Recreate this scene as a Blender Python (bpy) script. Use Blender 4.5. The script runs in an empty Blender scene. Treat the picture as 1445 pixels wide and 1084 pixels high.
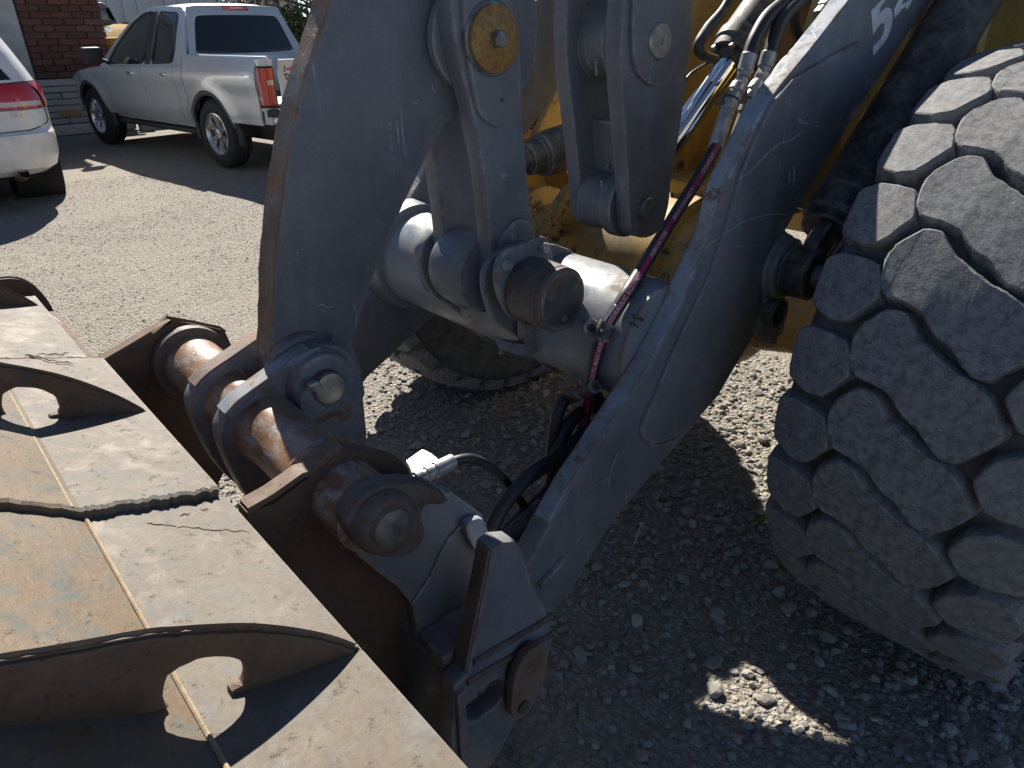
import bpy, bmesh, math, random
import numpy as np
from mathutils import Vector, Matrix, noise as mnoise

random.seed(7); RNG = np.random.default_rng(11)
scene = bpy.context.scene
col = scene.collection
R = math.radians

# ------------------------------------------------------------------ camera
# Axes: -X is where the loader points, +Y runs along its pins (away from the camera), Z is up.
FPX, PITCH, YAW, ROLL, CAMH = 980.0, 0.475, -0.728, -0.010, 1.475
_fh = np.array([-math.sin(YAW), math.cos(YAW), 0.0]); _up = np.array([0, 0, 1.0]); _rt = np.cross(_fh, _up)
_fw = _fh * math.cos(PITCH) - _up * math.sin(PITCH); _u0 = np.cross(_rt, _fw)
CR = _rt * math.cos(ROLL) + _u0 * math.sin(ROLL); CU = -_rt * math.sin(ROLL) + _u0 * math.cos(ROLL)
cam = bpy.data.cameras.new('camera'); camo = bpy.data.objects.new('camera', cam); col.objects.link(camo)
cam.sensor_fit = 'HORIZONTAL'; cam.sensor_width = 36; cam.lens = FPX / 1445 * 36
cam.clip_start = 0.02; cam.clip_end = 600
camo.matrix_world = Matrix(((CR[0], CU[0], -_fw[0], 0), (CR[1], CU[1], -_fw[1], 0), (CR[2], CU[2], -_fw[2], CAMH), (0, 0, 0, 1)))
scene.camera = camo

# ------------------------------------------------------------------ light
SUN_EL, SUN_AZ = 40.0, 25.0          # azimuth from +Y towards +X
world = bpy.data.worlds.new('World'); scene.world = world; world.use_nodes = True
wn = world.node_tree.nodes; wl = world.node_tree.links
sky = wn.new('ShaderNodeTexSky'); sky.sky_type = 'NISHITA'; sky.sun_disc = False
sky.sun_elevation = R(SUN_EL); sky.sun_rotation = R(SUN_AZ); sky.altitude = 2200; sky.air_density = 0.75; sky.dust_density = 0.35
bg = wn['Background']; bg.inputs['Strength'].default_value = 0.058
wl.new(sky.outputs['Color'], bg.inputs['Color'])
sun = bpy.data.lights.new('sun', 'SUN'); suno = bpy.data.objects.new('sun', sun); col.objects.link(suno)
sun.energy = 5.0; sun.angle = R(0.53); sun.color = (1.0, 0.935, 0.83)
sd = Vector((math.cos(R(SUN_EL)) * math.sin(R(SUN_AZ)), math.cos(R(SUN_EL)) * math.cos(R(SUN_AZ)), math.sin(R(SUN_EL))))
suno.rotation_euler = sd.to_track_quat('Z', 'Y').to_euler(); suno.location = sd * 30
scene.view_settings.view_transform = 'Standard'; scene.view_settings.look = 'None'
scene.view_settings.exposure = 1.15; scene.view_settings.gamma = 1.0
scene.view_settings.use_curve_mapping = False

# ------------------------------------------------------------------ measuring helpers
def ray(p):
    return _fw + (p[0] - 722.5) / FPX * CR - (p[1] - 542) / FPX * CU
def atY(p, y):
    d = ray(p); t = y / d[1]; return Vector((d[0] * t, y, CAMH + d[2] * t))
def atX(p, x):
    d = ray(p); t = x / d[0]; return Vector((x, d[1] * t, CAMH + d[2] * t))
def atZ(p, z):
    d = ray(p); t = (z - CAMH) / d[2]; return Vector((d[0] * t, d[1] * t, z))
def xz(pts, y):
    return [(v.x, v.z) for v in (atY(p, y) for p in pts)]

# ------------------------------------------------------------------ materials
class NT:
    def __init__(s, name):
        m = bpy.data.materials.new(name); m.use_nodes = True
        s.m = m; s.t = m.node_tree; s.b = s.t.nodes['Principled BSDF']
        s.tc = s.t.nodes.new('ShaderNodeTexCoord')
    def n(s, typ, **kw):
        nd = s.t.nodes.new(typ)
        for k, v in kw.items(): setattr(nd, k, v)
        return nd
    def link(s, a, b): s.t.links.new(a, b)
    def put(s, sock, v):
        if hasattr(v, 'is_linked') or isinstance(v, bpy.types.NodeSocket): s.link(v, sock)
        else:
            if sock.type == 'RGBA' and len(v) == 3: v = (*v, 1)
            sock.default_value = v
    def noise(s, scale, detail=4, rough=0.55, dist=0.0, stretch=None, rot=(0, 0, 0), typ='FBM', src='Object'):
        co = s.tc.outputs[src]
        if stretch:
            mp = s.n('ShaderNodeMapping'); s.link(co, mp.inputs['Vector'])
            mp.inputs['Scale'].default_value = stretch; mp.inputs['Rotation'].default_value = rot; co = mp.outputs['Vector']
        nd = s.n('ShaderNodeTexNoise'); nd.noise_type = typ
        nd.inputs['Scale'].default_value = scale; nd.inputs['Detail'].default_value = detail
        nd.inputs['Roughness'].default_value = rough; nd.inputs['Distortion'].default_value = dist
        s.link(co, nd.inputs['Vector']); return nd.outputs['Fac']
    def voro(s, scale, feat='F1', out='Distance', rnd=1.0):
        nd = s.n('ShaderNodeTexVoronoi'); nd.feature = feat; nd.inputs['Scale'].default_value = scale
        nd.inputs['Randomness'].default_value = rnd
        s.link(s.tc.outputs['Object'], nd.inputs['Vector']); return nd.outputs[out]
    def ramp(s, fac, a, b, lo=0.0, hi=1.0):
        nd = s.n('ShaderNodeMapRange'); nd.clamp = True
        s.put(nd.inputs['Value'], fac); nd.inputs['From Min'].default_value = a; nd.inputs['From Max'].default_value = b
        nd.inputs['To Min'].default_value = lo; nd.inputs['To Max'].default_value = hi; return nd.outputs['Result']
    def math(s, op, a, b=0.0):
        nd = s.n('ShaderNodeMath'); nd.operation = op; s.put(nd.inputs[0], a); s.put(nd.inputs[1], b); return nd.outputs[0]
    def mix(s, fac, a, b):
        nd = s.n('ShaderNodeMix'); nd.data_type = 'RGBA'; s.put(nd.inputs[0], fac); s.put(nd.inputs[6], a); s.put(nd.inputs[7], b); return nd.outputs[2]
    def mixf(s, fac, a, b):
        nd = s.n('ShaderNodeMix'); nd.data_type = 'FLOAT'; s.put(nd.inputs[0], fac); s.put(nd.inputs[2], a); s.put(nd.inputs[3], b); return nd.outputs[0]
    def bump(s, h, strength=0.3, dist=0.002):
        nd = s.n('ShaderNodeBump'); nd.inputs['Strength'].default_value = strength; nd.inputs['Distance'].default_value = dist
        s.put(nd.inputs['Height'], h)
        s.link(nd.outputs['Normal'], s.b.inputs['Normal']); return nd
    def upness(s):
        g = s.n('ShaderNodeNewGeometry'); sp = s.n('ShaderNodeSeparateXYZ'); s.link(g.outputs['Normal'], sp.inputs[0]); return sp.outputs['Z']
    def edge(s, rad=0.008):
        bv = s.n('ShaderNodeBevel'); bv.samples = 6; bv.inputs['Radius'].default_value = rad
        g = s.n('ShaderNodeNewGeometry')
        dp = s.n('ShaderNodeVectorMath'); dp.operation = 'DOT_PRODUCT'
        s.link(bv.outputs['Normal'], dp.inputs[0]); s.link(g.outputs['Normal'], dp.inputs[1])
        return s.ramp(dp.outputs['Value'], 0.992, 0.86)
    def line(s, scale, width, mask_scale, mask_lo, stretch=None, rot=(0, 0, 0)):
        f = s.noise(scale, 1.5, 0.4, 0.3, stretch, rot)
        l = s.ramp(s.math('ABSOLUTE', s.math('SUBTRACT', f, 0.5)), 0.0, width, 1, 0)
        k = s.ramp(s.noise(mask_scale, 2), mask_lo, mask_lo + 0.06)
        return s.math('MULTIPLY', l, k)
    def out(s, color=None, rough=None, metal=None, spec=None):
        for k, v in (('Base Color', color), ('Roughness', rough), ('Metallic', metal), ('Specular IOR Level', spec)):
            if v is not None: s.put(s.b.inputs[k], v)
        return s.m

def simple(name, c, rough=0.5, metal=0.0, var=0.12, vs=8.0, spec=0.5, coat=0.0):
    t = NT(name); f = t.noise(vs, 4)
    a = tuple(x * (1 - var) for x in c); b = tuple(min(1, x * (1 + var)) for x in c)
    t.out(t.mix(t.ramp(f, .3, .7), a, b), rough, metal, spec)
    if coat: t.b.inputs['Coat Weight'].default_value = coat; t.b.inputs['Coat Roughness'].default_value = 0.05
    return t.m

def paint(name, base, rust=0.35, dust=0.35, rough=0.42, edge=0.016, chip=(0.36, 0.38, 0.40), rustc=(0.085, 0.045, 0.028), wear_rust=0.6, scratch=1.0):
    t = NT(name)
    n1 = t.noise(3.0, 6, 0.65); n2 = t.noise(42, 6, 0.7); n3 = t.noise(11, 7, 0.72); n4 = t.noise(9, 5, .7, .4, (1, 1, .16)); n5 = t.noise(210, 3, .6)
    c = t.mix(t.ramp(n1, .36, .64), tuple(x * .74 for x in base), tuple(x * 1.22 for x in base))
    c = t.mix(t.math('MULTIPLY', t.ramp(n4, .50, .68), .35), c, tuple(min(1, x * 1.7) for x in base))
    c = t.mix(t.ramp(n5, .42, .70, 0, .28), c, tuple(x * .5 for x in base))
    # film of dust and chalking
    up = t.ramp(t.upness(), 0.0, 0.7)
    dm = t.math('MULTIPLY', t.ramp(t.math('ADD', t.math('MULTIPLY', n3, .65), t.math('MULTIPLY', n2, .35)), .43, .60), t.mixf(up, 0.50 * dust, 1.1 * dust))
    c = t.mix(dm, c, (0.215, 0.20, 0.175))
    # scratches and stone chips
    sc = t.math('MAXIMUM', t.line(3.5, .0040, 6.1, .56, (1, 1, .05), (.3, .9, 0)), t.line(4.5, .0040, 5.0, .55, (1, 1, .07), (0, -.5, .4)))
    sc = t.math('MAXIMUM', sc, t.math('MAXIMUM', t.line(9, .006, 8.0, .58, (.06, 1, 1), (0, .35, .2)), t.line(6, .0035, 7.0, .57, (1, 1, .04), (.5, .1, 0))))
    sc = t.math('MULTIPLY', t.math('MULTIPLY', sc, t.ramp(n2, .44, .58)), .8 * scratch)
    sp = t.math('MULTIPLY', t.ramp(t.noise(120, 3, 0.6), .685, .72), t.ramp(t.noise(7.5, 5, .75), .55, .66))
    c = t.mix(t.math('MAXIMUM', sc, t.math('MULTIPLY', sp, .8)), c, chip)
    # rust on edges and in blotches
    eg = t.edge(edge)
    ed = t.math('MULTIPLY', eg, t.ramp(n2, .34, .54))
    er = t.math('MULTIPLY', t.math('MULTIPLY', eg, t.ramp(n3, .42, .53)), wear_rust)
    bl = t.ramp(t.math('ADD', t.math('MULTIPLY', n3, .6), t.math('MULTIPLY', n2, .4)), 0.610 - 0.05 * rust, 0.640 - 0.05 * rust)
    bl = t.math('MULTIPLY', bl, t.ramp(t.noise(2.6, 3), .46, .60, 0, min(1, rust * .7 + .25)))
    c = t.mix(t.math('MULTIPLY', ed, .75), c, chip)
    rm = t.math('MAXIMUM', er, bl)
    rc = t.mix(t.ramp(n2, .35, .65), rustc, tuple(x * 2.2 for x in rustc))
    c = t.mix(rm, c, rc)
    rg = t.mixf(t.math('MAXIMUM', rm, dm), t.ramp(n3, .35, .65, rough - .08, rough + .16), .85)
    t.out(c, rg, 0.0, 0.45)
    h = t.math('ADD', t.math('MULTIPLY', n3, .5), t.math('SUBTRACT', t.math('MULTIPLY', n2, .30), t.math('MULTIPLY', t.math('MAXIMUM', rm, sc), .45)))
    t.bump(h, 0.32, 0.0028)
    return t.m

def rusty(name, c1, c2, c3, rough=0.62, k=1.0, stretch=(1, 1, 1), dark=(0.06, 0.07, 0.085), metal=0.0, groove=0.5, scratch=(0.40, 0.36, 0.29), spec=.45):
    t = NT(name)
    n1 = t.noise(3.5 * k, 6, .62, .6, stretch); n2 = t.noise(14 * k, 6, .65, .3, stretch); n3 = t.noise(70 * k, 4, .7, 0, stretch); n4 = t.noise(6 * k, 6, .7, 1.2, stretch)
    c = t.mix(t.ramp(n1, .36, .64), c1, c2)
    c = t.mix(t.ramp(n2, .48, .66), c, c3)
    c = t.mix(t.math('MULTIPLY', t.ramp(n4, .56, .70), .75), c, dark)
    c = t.mix(t.ramp(n3, .35, .75, 0, .35), c, tuple(x * .45 for x in c1))
    sc = t.math('MAXIMUM', t.line(1.6, .0022, 2.3, .56), t.line(5, .003, 3.0, .60, (1, .3, 1)))
    c = t.mix(t.math('MULTIPLY', sc, .8), c, scratch)
    ed = t.math('MULTIPLY', t.edge(.006), t.ramp(n2, .35, .6)); c = t.mix(t.math('MULTIPLY', ed, .5), c, tuple(min(1, x * 1.5) for x in c2))
    pit = t.ramp(t.noise(34 * k, 4, .75), .60, .70); c = t.mix(t.math('MULTIPLY', pit, .6), c, tuple(x * .4 for x in c1))
    t.out(c, t.ramp(n2, .3, .7, rough - .12, rough + .15), metal, spec)
    t.bump(t.math('SUBTRACT', t.math('ADD', t.math('MULTIPLY', n2, .6), t.math('MULTIPLY', n3, .4)), t.math('MULTIPLY', pit, .6)), groove, .003)
    return t.m

M = {}
M['charcoal'] = paint('charcoal_paint', (0.122, 0.133, 0.158))
M['charcoal_worn'] = paint('worn_charcoal_paint', (0.128, 0.143, 0.172), rust=1.2, dust=.5, edge=.022, wear_rust=.9)
M['tube'] = paint('sky_lightened_paint', (0.165, 0.188, 0.218), rust=1.0, dust=.55, edge=.02, wear_rust=.9, rough=.38)  # cross tube: sky light put into the colour, lighter than the arms
M['cap'] = paint('dark_chipped_paint', (0.030, 0.034, 0.045), rust=2.2, dust=.35, rough=.5)
M['worn_skylit_edge'] = paint('skylit_scuffed_paint', (0.235, 0.28, 0.335), rust=1.4, dust=.8, edge=.014, wear_rust=.9, rough=.36)  # scuffed paint, with the sky's bluish sheen mixed into its base colour
M['rust_edge'] = rusty('rusted_plate_edge', (.13, .075, .045), (.20, .175, .15), (.24, .13, .07), .6, 2.0, dark=(.16, .16, .165))
M['yellow'] = paint('yellow_paint', (0.44, 0.285, 0.07), rust=.8, dust=.6, chip=(.08, .06, .035), rustc=(.05, .035, .02), scratch=.7)
M['yellow_dirty'] = paint('grimy_yellow_paint', (0.44, 0.29, 0.085), rust=1.6, dust=.6, chip=(.03, .03, .03), rustc=(.025, .022, .018), scratch=.8)
M['bucket'] = rusty('bucket_steel', (.112, .086, .064), (.160, .136, .110), (.172, .168, .152), .66, 1.5, (1, 1, 1), (.118, .128, .128), spec=.3)
M['bucket_worn'] = rusty('bucket_spill_steel', (.135, .090, .055), (.168, .130, .090), (.102, .115, .106), .6, 1.9, (1.1, .8, 1.1), (.060, .076, .078), spec=.3)
M['gusset'] = rusty('flame_cut_rust', (.10, .062, .042), (.17, .115, .08), (.14, .09, .06), .75, 2.0)
M['ear'] = rusty('dark_rust', (.085, .048, .033), (.13, .078, .052), (.10, .065, .05), .75, 2.0)
M['tube_rust'] = rusty('polished_rust', (.17, .075, .032), (.33, .24, .16), (.30, .31, .31), .40, 2.6, (1.4, .6, 1.4), (.11, .055, .03), groove=.35)
M['brown_cast'] = rusty('rusted_casting', (.085, .055, .042), (.13, .10, .085), (.11, .12, .14), .6, 3.0)
M['zinc'] = rusty('yellow_zinc', (.30, .15, .05), (.36, .25, .06), (.20, .085, .045), .5, 9.0, dark=(.12, .06, .045), metal=.25, groove=.25)
M['steel'] = simple('worn_steel', (.30, .30, .285), .42, .75, .35, 30)
M['bolt'] = simple('dull_bolt_steel', (.16, .165, .17), .45, .5, .35, 60)
M['plated'] = simple('plated_fitting', (.33, .34, .335), .42, .55, .3, 40)
M['chrome'] = simple('chromed_rod', (.80, .81, .83), .07, 1.0, .02)
M['black'] = paint('black_grimy_paint', (0.022, 0.022, 0.023), rust=.3, dust=.5, rough=.5, scratch=.3)
M['hose'] = simple('hose_rubber', (.020, .021, .024), .5, 0, .35, 40)
M['stripe'] = simple('hose_stripe', (.30, .022, .075), .55, 0, .2, 90)
M['print'] = simple('pale_print', (.50, .40, .45), .6)
M['decal'] = simple('pale_decal', (.55, .58, .64), .5, 0, .12, 30)
M['tie'] = simple('white_tie', (.75, .75, .72), .5)

def tread_mat():
    t = NT('dusty_tread_rubber')
    n1 = t.noise(6, 5, .65); n2 = t.noise(55, 6, .75); n3 = t.noise(170, 3, .7)
    c = t.mix(t.ramp(n2, .38, .62), (.075, .079, .088), (.215, .218, .225))
    c = t.mix(t.ramp(n3, .60, .74), c, (.42, .41, .39))
    c = t.mix(t.math('MULTIPLY', t.ramp(n1, .38, .65), .45), c, (.18, .177, .168))
    cut = t.math('MAXIMUM', t.line(5, .004, 7, .62, (1, .15, .4), (.7, .3, .5)), t.line(13, .006, 9, .64, (.25, .6, .25), (.3, .9, .2)))
    c = t.mix(t.math('MULTIPLY', cut, .8), c, (.025, .025, .027))
    t.out(c, .82, 0, .35)
    h = t.math('SUBTRACT', t.math('ADD', n2, t.math('MULTIPLY', n3, .6)), t.math('MULTIPLY', cut, .8))
    t.bump(h, .38, .003); return t.m
M['tread'] = tread_mat()
M['groove'] = simple('dusty_groove_rubber', (.088, .085, .081), .9, 0, .35, 25, .2)
M['carrubber'] = simple('car_tyre_rubber', (.028, .028, .029), .75, 0, .25, 30, .3)

# ------------------------------------------------------------------ mesh helpers
def link_obj(name, me, mat=None, parent=None):
    o = bpy.data.objects.new(name, me); col.objects.link(o)
    if mat is not None and not me.materials: me.materials.append(mat)
    if parent is not None:
        o.parent = parent
        if parent.parent is None and parent.get('_root'): o.location = -parent.location
    return o
def root(name, label, cat, loc=(0, 0, 0), rz=0.0, group=None, world_parts=True):
    o = bpy.data.objects.new(name, None); col.objects.link(o); o.location = loc; o.rotation_euler.z = rz; o.empty_display_size = .1
    o['label'] = label; o['category'] = cat
    if group: o['group'] = group
    if world_parts: o['_root'] = 1
    return o
def smooth_by_angle(me, deg=35):
    bm = bmesh.new(); bm.from_mesh(me)
    for f in bm.faces: f.smooth = True
    lim = R(deg)
    for e in bm.edges:
        e.smooth = len(e.link_faces) == 2 and e.calc_face_angle(0) < lim
    bm.to_mesh(me); bm.free()
def mesh(name, v, f, mat=None, parent=None, ang=35):
    me = bpy.data.meshes.new(name); me.from_pydata([tuple(p) for p in v], [], f); me.validate(); me.update()
    if ang: smooth_by_angle(me, ang)
    return link_obj(name, me, mat, parent)
def cr(pts, n=4, closed=True):
    """Catmull-Rom through 2-D or 3-D points"""
    P = [np.array(p, float) for p in pts]; N = len(P); out = []
    rng = range(N) if closed else range(N - 1)
    for i in rng:
        if closed: a, b, c, d = P[i - 1], P[i], P[(i + 1) % N], P[(i + 2) % N]
        else: a, b, c, d = P[max(i - 1, 0)], P[i], P[i + 1], P[min(i + 2, N - 1)]
        for k in range(n):
            t = k / n
            out.append(.5 * (2 * b + (c - a) * t + (2 * a - 5 * b + 4 * c - d) * t * t + (3 * b - a - 3 * c + d) * t ** 3))
    if not closed: out.append(P[-1])
    return [tuple(p) for p in out]
def chaikin(pts, n=1, q=.25):
    for _ in range(n):
        o = []
        for i in range(len(pts)):
            a = np.array(pts[i], float); b = np.array(pts[(i + 1) % len(pts)], float)
            o += [tuple(a * (1 - q) + b * q), tuple(a * q + b * (1 - q))]
        pts = o
    return pts
def circ(cx, cy, r, n=28, a0=0.0, a1=2 * math.pi):
    return [(cx + r * math.cos(a0 + (a1 - a0) * i / n), cy + r * math.sin(a0 + (a1 - a0) * i / n)) for i in range(n)]
def fill2d(outer, holes, half, bev, res=1):
    cu = bpy.data.curves.new('tmp', 'CURVE'); cu.dimensions = '2D'; cu.fill_mode = 'BOTH'
    cu.extrude = max(half - bev, 1e-5); cu.bevel_depth = bev; cu.bevel_resolution = res; cu.offset = -bev
    for lp in [outer] + list(holes or []):
        s = cu.splines.new('POLY'); s.points.add(len(lp) - 1)
        for i, p in enumerate(lp): s.points[i].co = (p[0], p[1], 0, 1)
        s.use_cyclic_u = True
    ob = bpy.data.objects.new('tmp', cu); col.objects.link(ob)
    dg = bpy.context.evaluated_depsgraph_get(); me = bpy.data.meshes.new_from_object(ob.evaluated_get(dg))
    bpy.data.objects.remove(ob); bpy.data.curves.remove(cu)
    bm = bmesh.new(); bm.from_mesh(me); bmesh.ops.remove_doubles(bm, verts=bm.verts, dist=1e-6); bm.to_mesh(me); bm.free()
    return me
def plate_xz(name, outer, y0, th, mat, parent, holes=None, bev=.004, ang=40):
    """plate in an X-Z plane: near face at y0, thickness th towards +Y"""
    me = fill2d(outer, holes, th / 2, min(bev, th * .3))
    me.transform(Matrix(((1, 0, 0, 0), (0, 0, 1, y0 + th / 2), (0, 1, 0, 0), (0, 0, 0, 1)))); me.flip_normals()
    me.materials.clear(); smooth_by_angle(me, ang)
    return link_obj(name, me, mat, parent)
def plate(name, px, y0, th, mat, parent, holes=None, bev=.004, sm=0):
    o = xz(px, y0)
    if sm: o = cr(o, sm)
    return plate_xz(name, o, y0, th, mat, parent, [xz(h, y0) for h in (holes or [])], bev)
def lathe_y(name, cx, cz, prof, mat, parent, n=40, ang=35, caps=True):
    """surface of revolution round an axis along Y: prof = [(y, r), ...]"""
    v, f = [], []
    for y, r in prof:
        for i in range(n):
            a = 2 * math.pi * i / n; v.append((cx + r * math.cos(a), y, cz + r * math.sin(a)))
    for k in range(len(prof) - 1):
        for i in range(n):
            j = (i + 1) % n; f.append((k * n + i, k * n + j, (k + 1) * n + j, (k + 1) * n + i))
    if caps: f += [tuple(range(n))[::1], tuple(range((len(prof) - 1) * n, len(prof) * n))[::-1]]
    o = mesh(name, v, f, mat, parent, None)
    bm = bmesh.new(); bm.from_mesh(o.data); bmesh.ops.recalc_face_normals(bm, faces=bm.faces); bm.to_mesh(o.data); bm.free()
    smooth_by_angle(o.data, ang); return o
def pin_y(name, cx, cz, y0, y1, r, mat, parent, b=.004, n=36):
    return lathe_y(name, cx, cz, [(y0, r - b), (y0 + b, r), (y1 - b, r), (y1, r - b)], mat, parent, n)
def frames(P):
    P = [Vector(p) for p in P]; T = []
    for i in range(len(P)):
        T.append((P[min(i + 1, len(P) - 1)] - P[max(i - 1, 0)]).normalized())
    u = T[0].orthogonal().normalized(); out = []
    for i, t in enumerate(T):
        u = (u - t * u.dot(t)).normalized(); out.append((P[i], t, u, t.cross(u)))
    return out
def sweep(name, pts, r, mat, parent, n=14, sub=6, caps=True, ang=40):
    P = cr(pts, sub, False) if sub > 1 else pts
    F = frames(P); v, f = [], []
    for k, (p, t, a, b) in enumerate(F):
        rr = r if not hasattr(r, '__len__') else float(np.interp(k / (len(F) - 1), np.linspace(0, 1, len(r)), r))
        for i in range(n):
            w = 2 * math.pi * i / n; v.append(p + a * (rr * math.cos(w)) + b * (rr * math.sin(w)))
    m = len(F)
    for k in range(m - 1):
        for i in range(n):
            j = (i + 1) % n; f.append((k * n + i, k * n + j, (k + 1) * n + j, (k + 1) * n + i))
    if caps: f += [tuple(range(n))[::-1], tuple(range((m - 1) * n, m * n))]
    return mesh(name, v, f, mat, parent, ang)
def rod(name, a, b, prof, mat, parent, n=28, ang=35):
    """stepped round bar from a to b; prof = [(distance, radius), ...] along it"""
    a, b = Vector(a), Vector(b); t = (b - a).normalized(); u = t.orthogonal().normalized(); w = t.cross(u); v, f = [], []
    for d, r in prof:
        for i in range(n):
            q = 2 * math.pi * i / n; v.append(a + t * d + u * (r * math.cos(q)) + w * (r * math.sin(q)))
    for k in range(len(prof) - 1):
        for i in range(n):
            j = (i + 1) % n; f.append((k * n + i, k * n + j, (k + 1) * n + j, (k + 1) * n + i))
    f += [tuple(range(n))[::-1], tuple(range((len(prof) - 1) * n, len(prof) * n))]
    return mesh(name, v, f, mat, parent, ang)
def hexnut(name, c, axis, r, h, mat, parent):
    axis = Vector(axis).normalized(); c = Vector(c)
    return rod(name, c, c + axis, [(0, r * .92), (.1 * h, r), (.8 * h, r), (h, r * .85)], mat, parent, 6, 20)
def box(name, lo, hi, mat, parent, bev=.006):
    bm = bmesh.new(); bmesh.ops.create_cube(bm, size=1)
    for v in bm.verts: v.co = Vector([lo[i] + (v.co[i] + .5) * (hi[i] - lo[i]) for i in range(3)])
    if bev: bmesh.ops.bevel(bm, geom=list(bm.edges), offset=bev, segments=2, affect='EDGES', profile=.6)
    me = bpy.data.meshes.new(name); bm.to_mesh(me); bm.free(); smooth_by_angle(me, 35)
    return link_obj(name, me, mat, parent)
def prism(name, base, off, mat, parent, bev=.003, ang=35):
    """3-D polygon extruded by a vector"""
    bm = bmesh.new(); vs = [bm.verts.new(p) for p in base]; f = bm.faces.new(vs)
    ex = bmesh.ops.extrude_face_region(bm, geom=[f]); nv = [g for g in ex['geom'] if isinstance(g, bmesh.types.BMVert)]
    bmesh.ops.translate(bm, verts=nv, vec=Vector(off))
    bmesh.ops.recalc_face_normals(bm, faces=bm.faces)
    if bev: bmesh.ops.bevel(bm, geom=[e for e in bm.edges], offset=bev, segments=1, affect='EDGES')
    me = bpy.data.meshes.new(name); bm.to_mesh(me); bm.free(); smooth_by_angle(me, ang)
    return link_obj(name, me, mat, parent)
def grid(name, fn, us, vs, mat, parent, ang=50, flip=False):
    nu, nv = len(us), len(vs); v = [fn(u, w) for u in us for w in vs]; f = []
    for i in range(nu - 1):
        for j in range(nv - 1):
            q = (i * nv + j, (i + 1) * nv + j, (i + 1) * nv + j + 1, i * nv + j + 1); f.append(q[::-1] if flip else q)
    return mesh(name, v, f, mat, parent, ang)
def text_mesh(s, size, extrude=.0006, align='LEFT', bold=0.0):
    cu = bpy.data.curves.new('tmp', 'FONT'); cu.body = s; cu.size = size; cu.extrude = extrude; cu.align_x = align; cu.offset = bold
    ob = bpy.data.objects.new('tmp', cu); col.objects.link(ob)
    dg = bpy.context.evaluated_depsgraph_get(); me = bpy.data.meshes.new_from_object(ob.evaluated_get(dg))
    bpy.data.objects.remove(ob); bpy.data.curves.remove(cu); me.materials.clear(); return me

# ================================================================== GROUND
def ground_mat():
    t = NT('gravel_ground')
    n1 = t.noise(.35, 4); n2 = t.noise(14, 5, .7); vd = t.voro(62, 'F1', 'Distance'); vc = t.voro(62, 'F1', 'Color'); vd2 = t.voro(160, 'F1', 'Distance')
    sp = t.n('ShaderNodeSeparateColor'); t.link(vc, sp.inputs[0])
    c = t.mix(sp.outputs[0], (0.245, 0.226, 0.197), (0.404, 0.389, 0.350))
    c = t.mix(t.ramp(sp.outputs[1], .86, .98, 0, .7), c, (0.258, 0.174, 0.132))
    c = t.mix(t.ramp(vd, .30, .65, 0, .6), c, (0.172, 0.144, 0.115))
    c = t.mix(t.ramp(n1, .35, .65, 0, .45), c, (0.275, 0.250, 0.212))
    c = t.mix(t.ramp(n2, .5, .75, 0, .5), c, (0.206, 0.178, 0.151))
    t.out(c, .92, 0, .25)
    h = t.math('ADD', t.ramp(vd, 0, .7, 1, 0), t.math('ADD', t.math('MULTIPLY', n2, .8), t.ramp(vd2, 0, .7, .4, 0)))
    t.bump(h, .85, .012); return t.m
def height(x, y):
    return 0.018 * mnoise.noise((x * .9, y * .9, 3.1)) + 0.008 * mnoise.noise((x * 4, y * 4, 7.7)) - .012
xs = np.concatenate([np.linspace(-220, -3, 8), np.linspace(-2, 6, 150), np.linspace(8, 220, 8)])
ys = np.concatenate([np.linspace(-60, -2, 5), np.linspace(-1.2, 9, 190), np.linspace(11, 400, 10)])
gv = [(x, y, height(x, y) if (-2.1 < x < 6.1 and -1.3 < y < 9.1) else -.012) for x in xs for y in ys]
gf = [(i * len(ys) + j, (i + 1) * len(ys) + j, (i + 1) * len(ys) + j + 1, i * len(ys) + j + 1) for i in range(len(xs) - 1) for j in range(len(ys) - 1)]
ground = mesh('gravel_lot', gv, gf, ground_mat(), None, None); ground['kind'] = 'structure'
for p in ground.data.polygons: p.use_smooth = True

def stone_mat():
    t = NT('crushed_stone'); g = t.n('ShaderNodeNewGeometry'); ri = g.outputs['Random Per Island']
    r = t.n('ShaderNodeValToRGB'); t.link(ri, r.inputs[0]); e = r.color_ramp.elements
    e[0].position = 0; e[0].color = (0.206, 0.183, 0.157, 1); e[1].position = 1; e[1].color = (0.482, 0.461, 0.408, 1)
    for p, c in ((.2, (0.232, 0.224, 0.207)), (.42, (0.301, 0.290, 0.264)), (.6, (0.245, 0.209, 0.174)), (.72, (0.344, 0.332, 0.297)), (.86, (0.228, 0.244, 0.246))):
        q = e.new(p); q.color = (*c, 1)
    f = t.noise(90, 4, .7); c = t.mix(t.ramp(f, .35, .7, 0, .5), r.outputs[0], (0.232, 0.204, 0.170))
    t.out(c, .88, 0, .3); t.bump(f, .4, .002); return t.m
STONE = stone_mat()
def ico(sub):
    bm = bmesh.new(); bmesh.ops.create_icosphere(bm, subdivisions=sub, radius=1)
    v = np.array([q.co[:] for q in bm.verts]); f = np.array([[q.index for q in p.verts] for p in bm.faces]); bm.free(); return v, f
def rock_variants(sub, k):
    v, f = ico(sub); out = []
    for s in range(k):
        w = v.copy()
        for _ in range(7):                                   # chop flat faces off the ball
            d = RNG.normal(size=3); d /= np.linalg.norm(d); h = RNG.uniform(.45, .8); q = w @ d
            w -= np.maximum(q - h, 0)[:, None] * d
        w *= 1 + RNG.normal(0, .05, (len(w), 1)); out.append(w)
    return out, f
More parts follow.
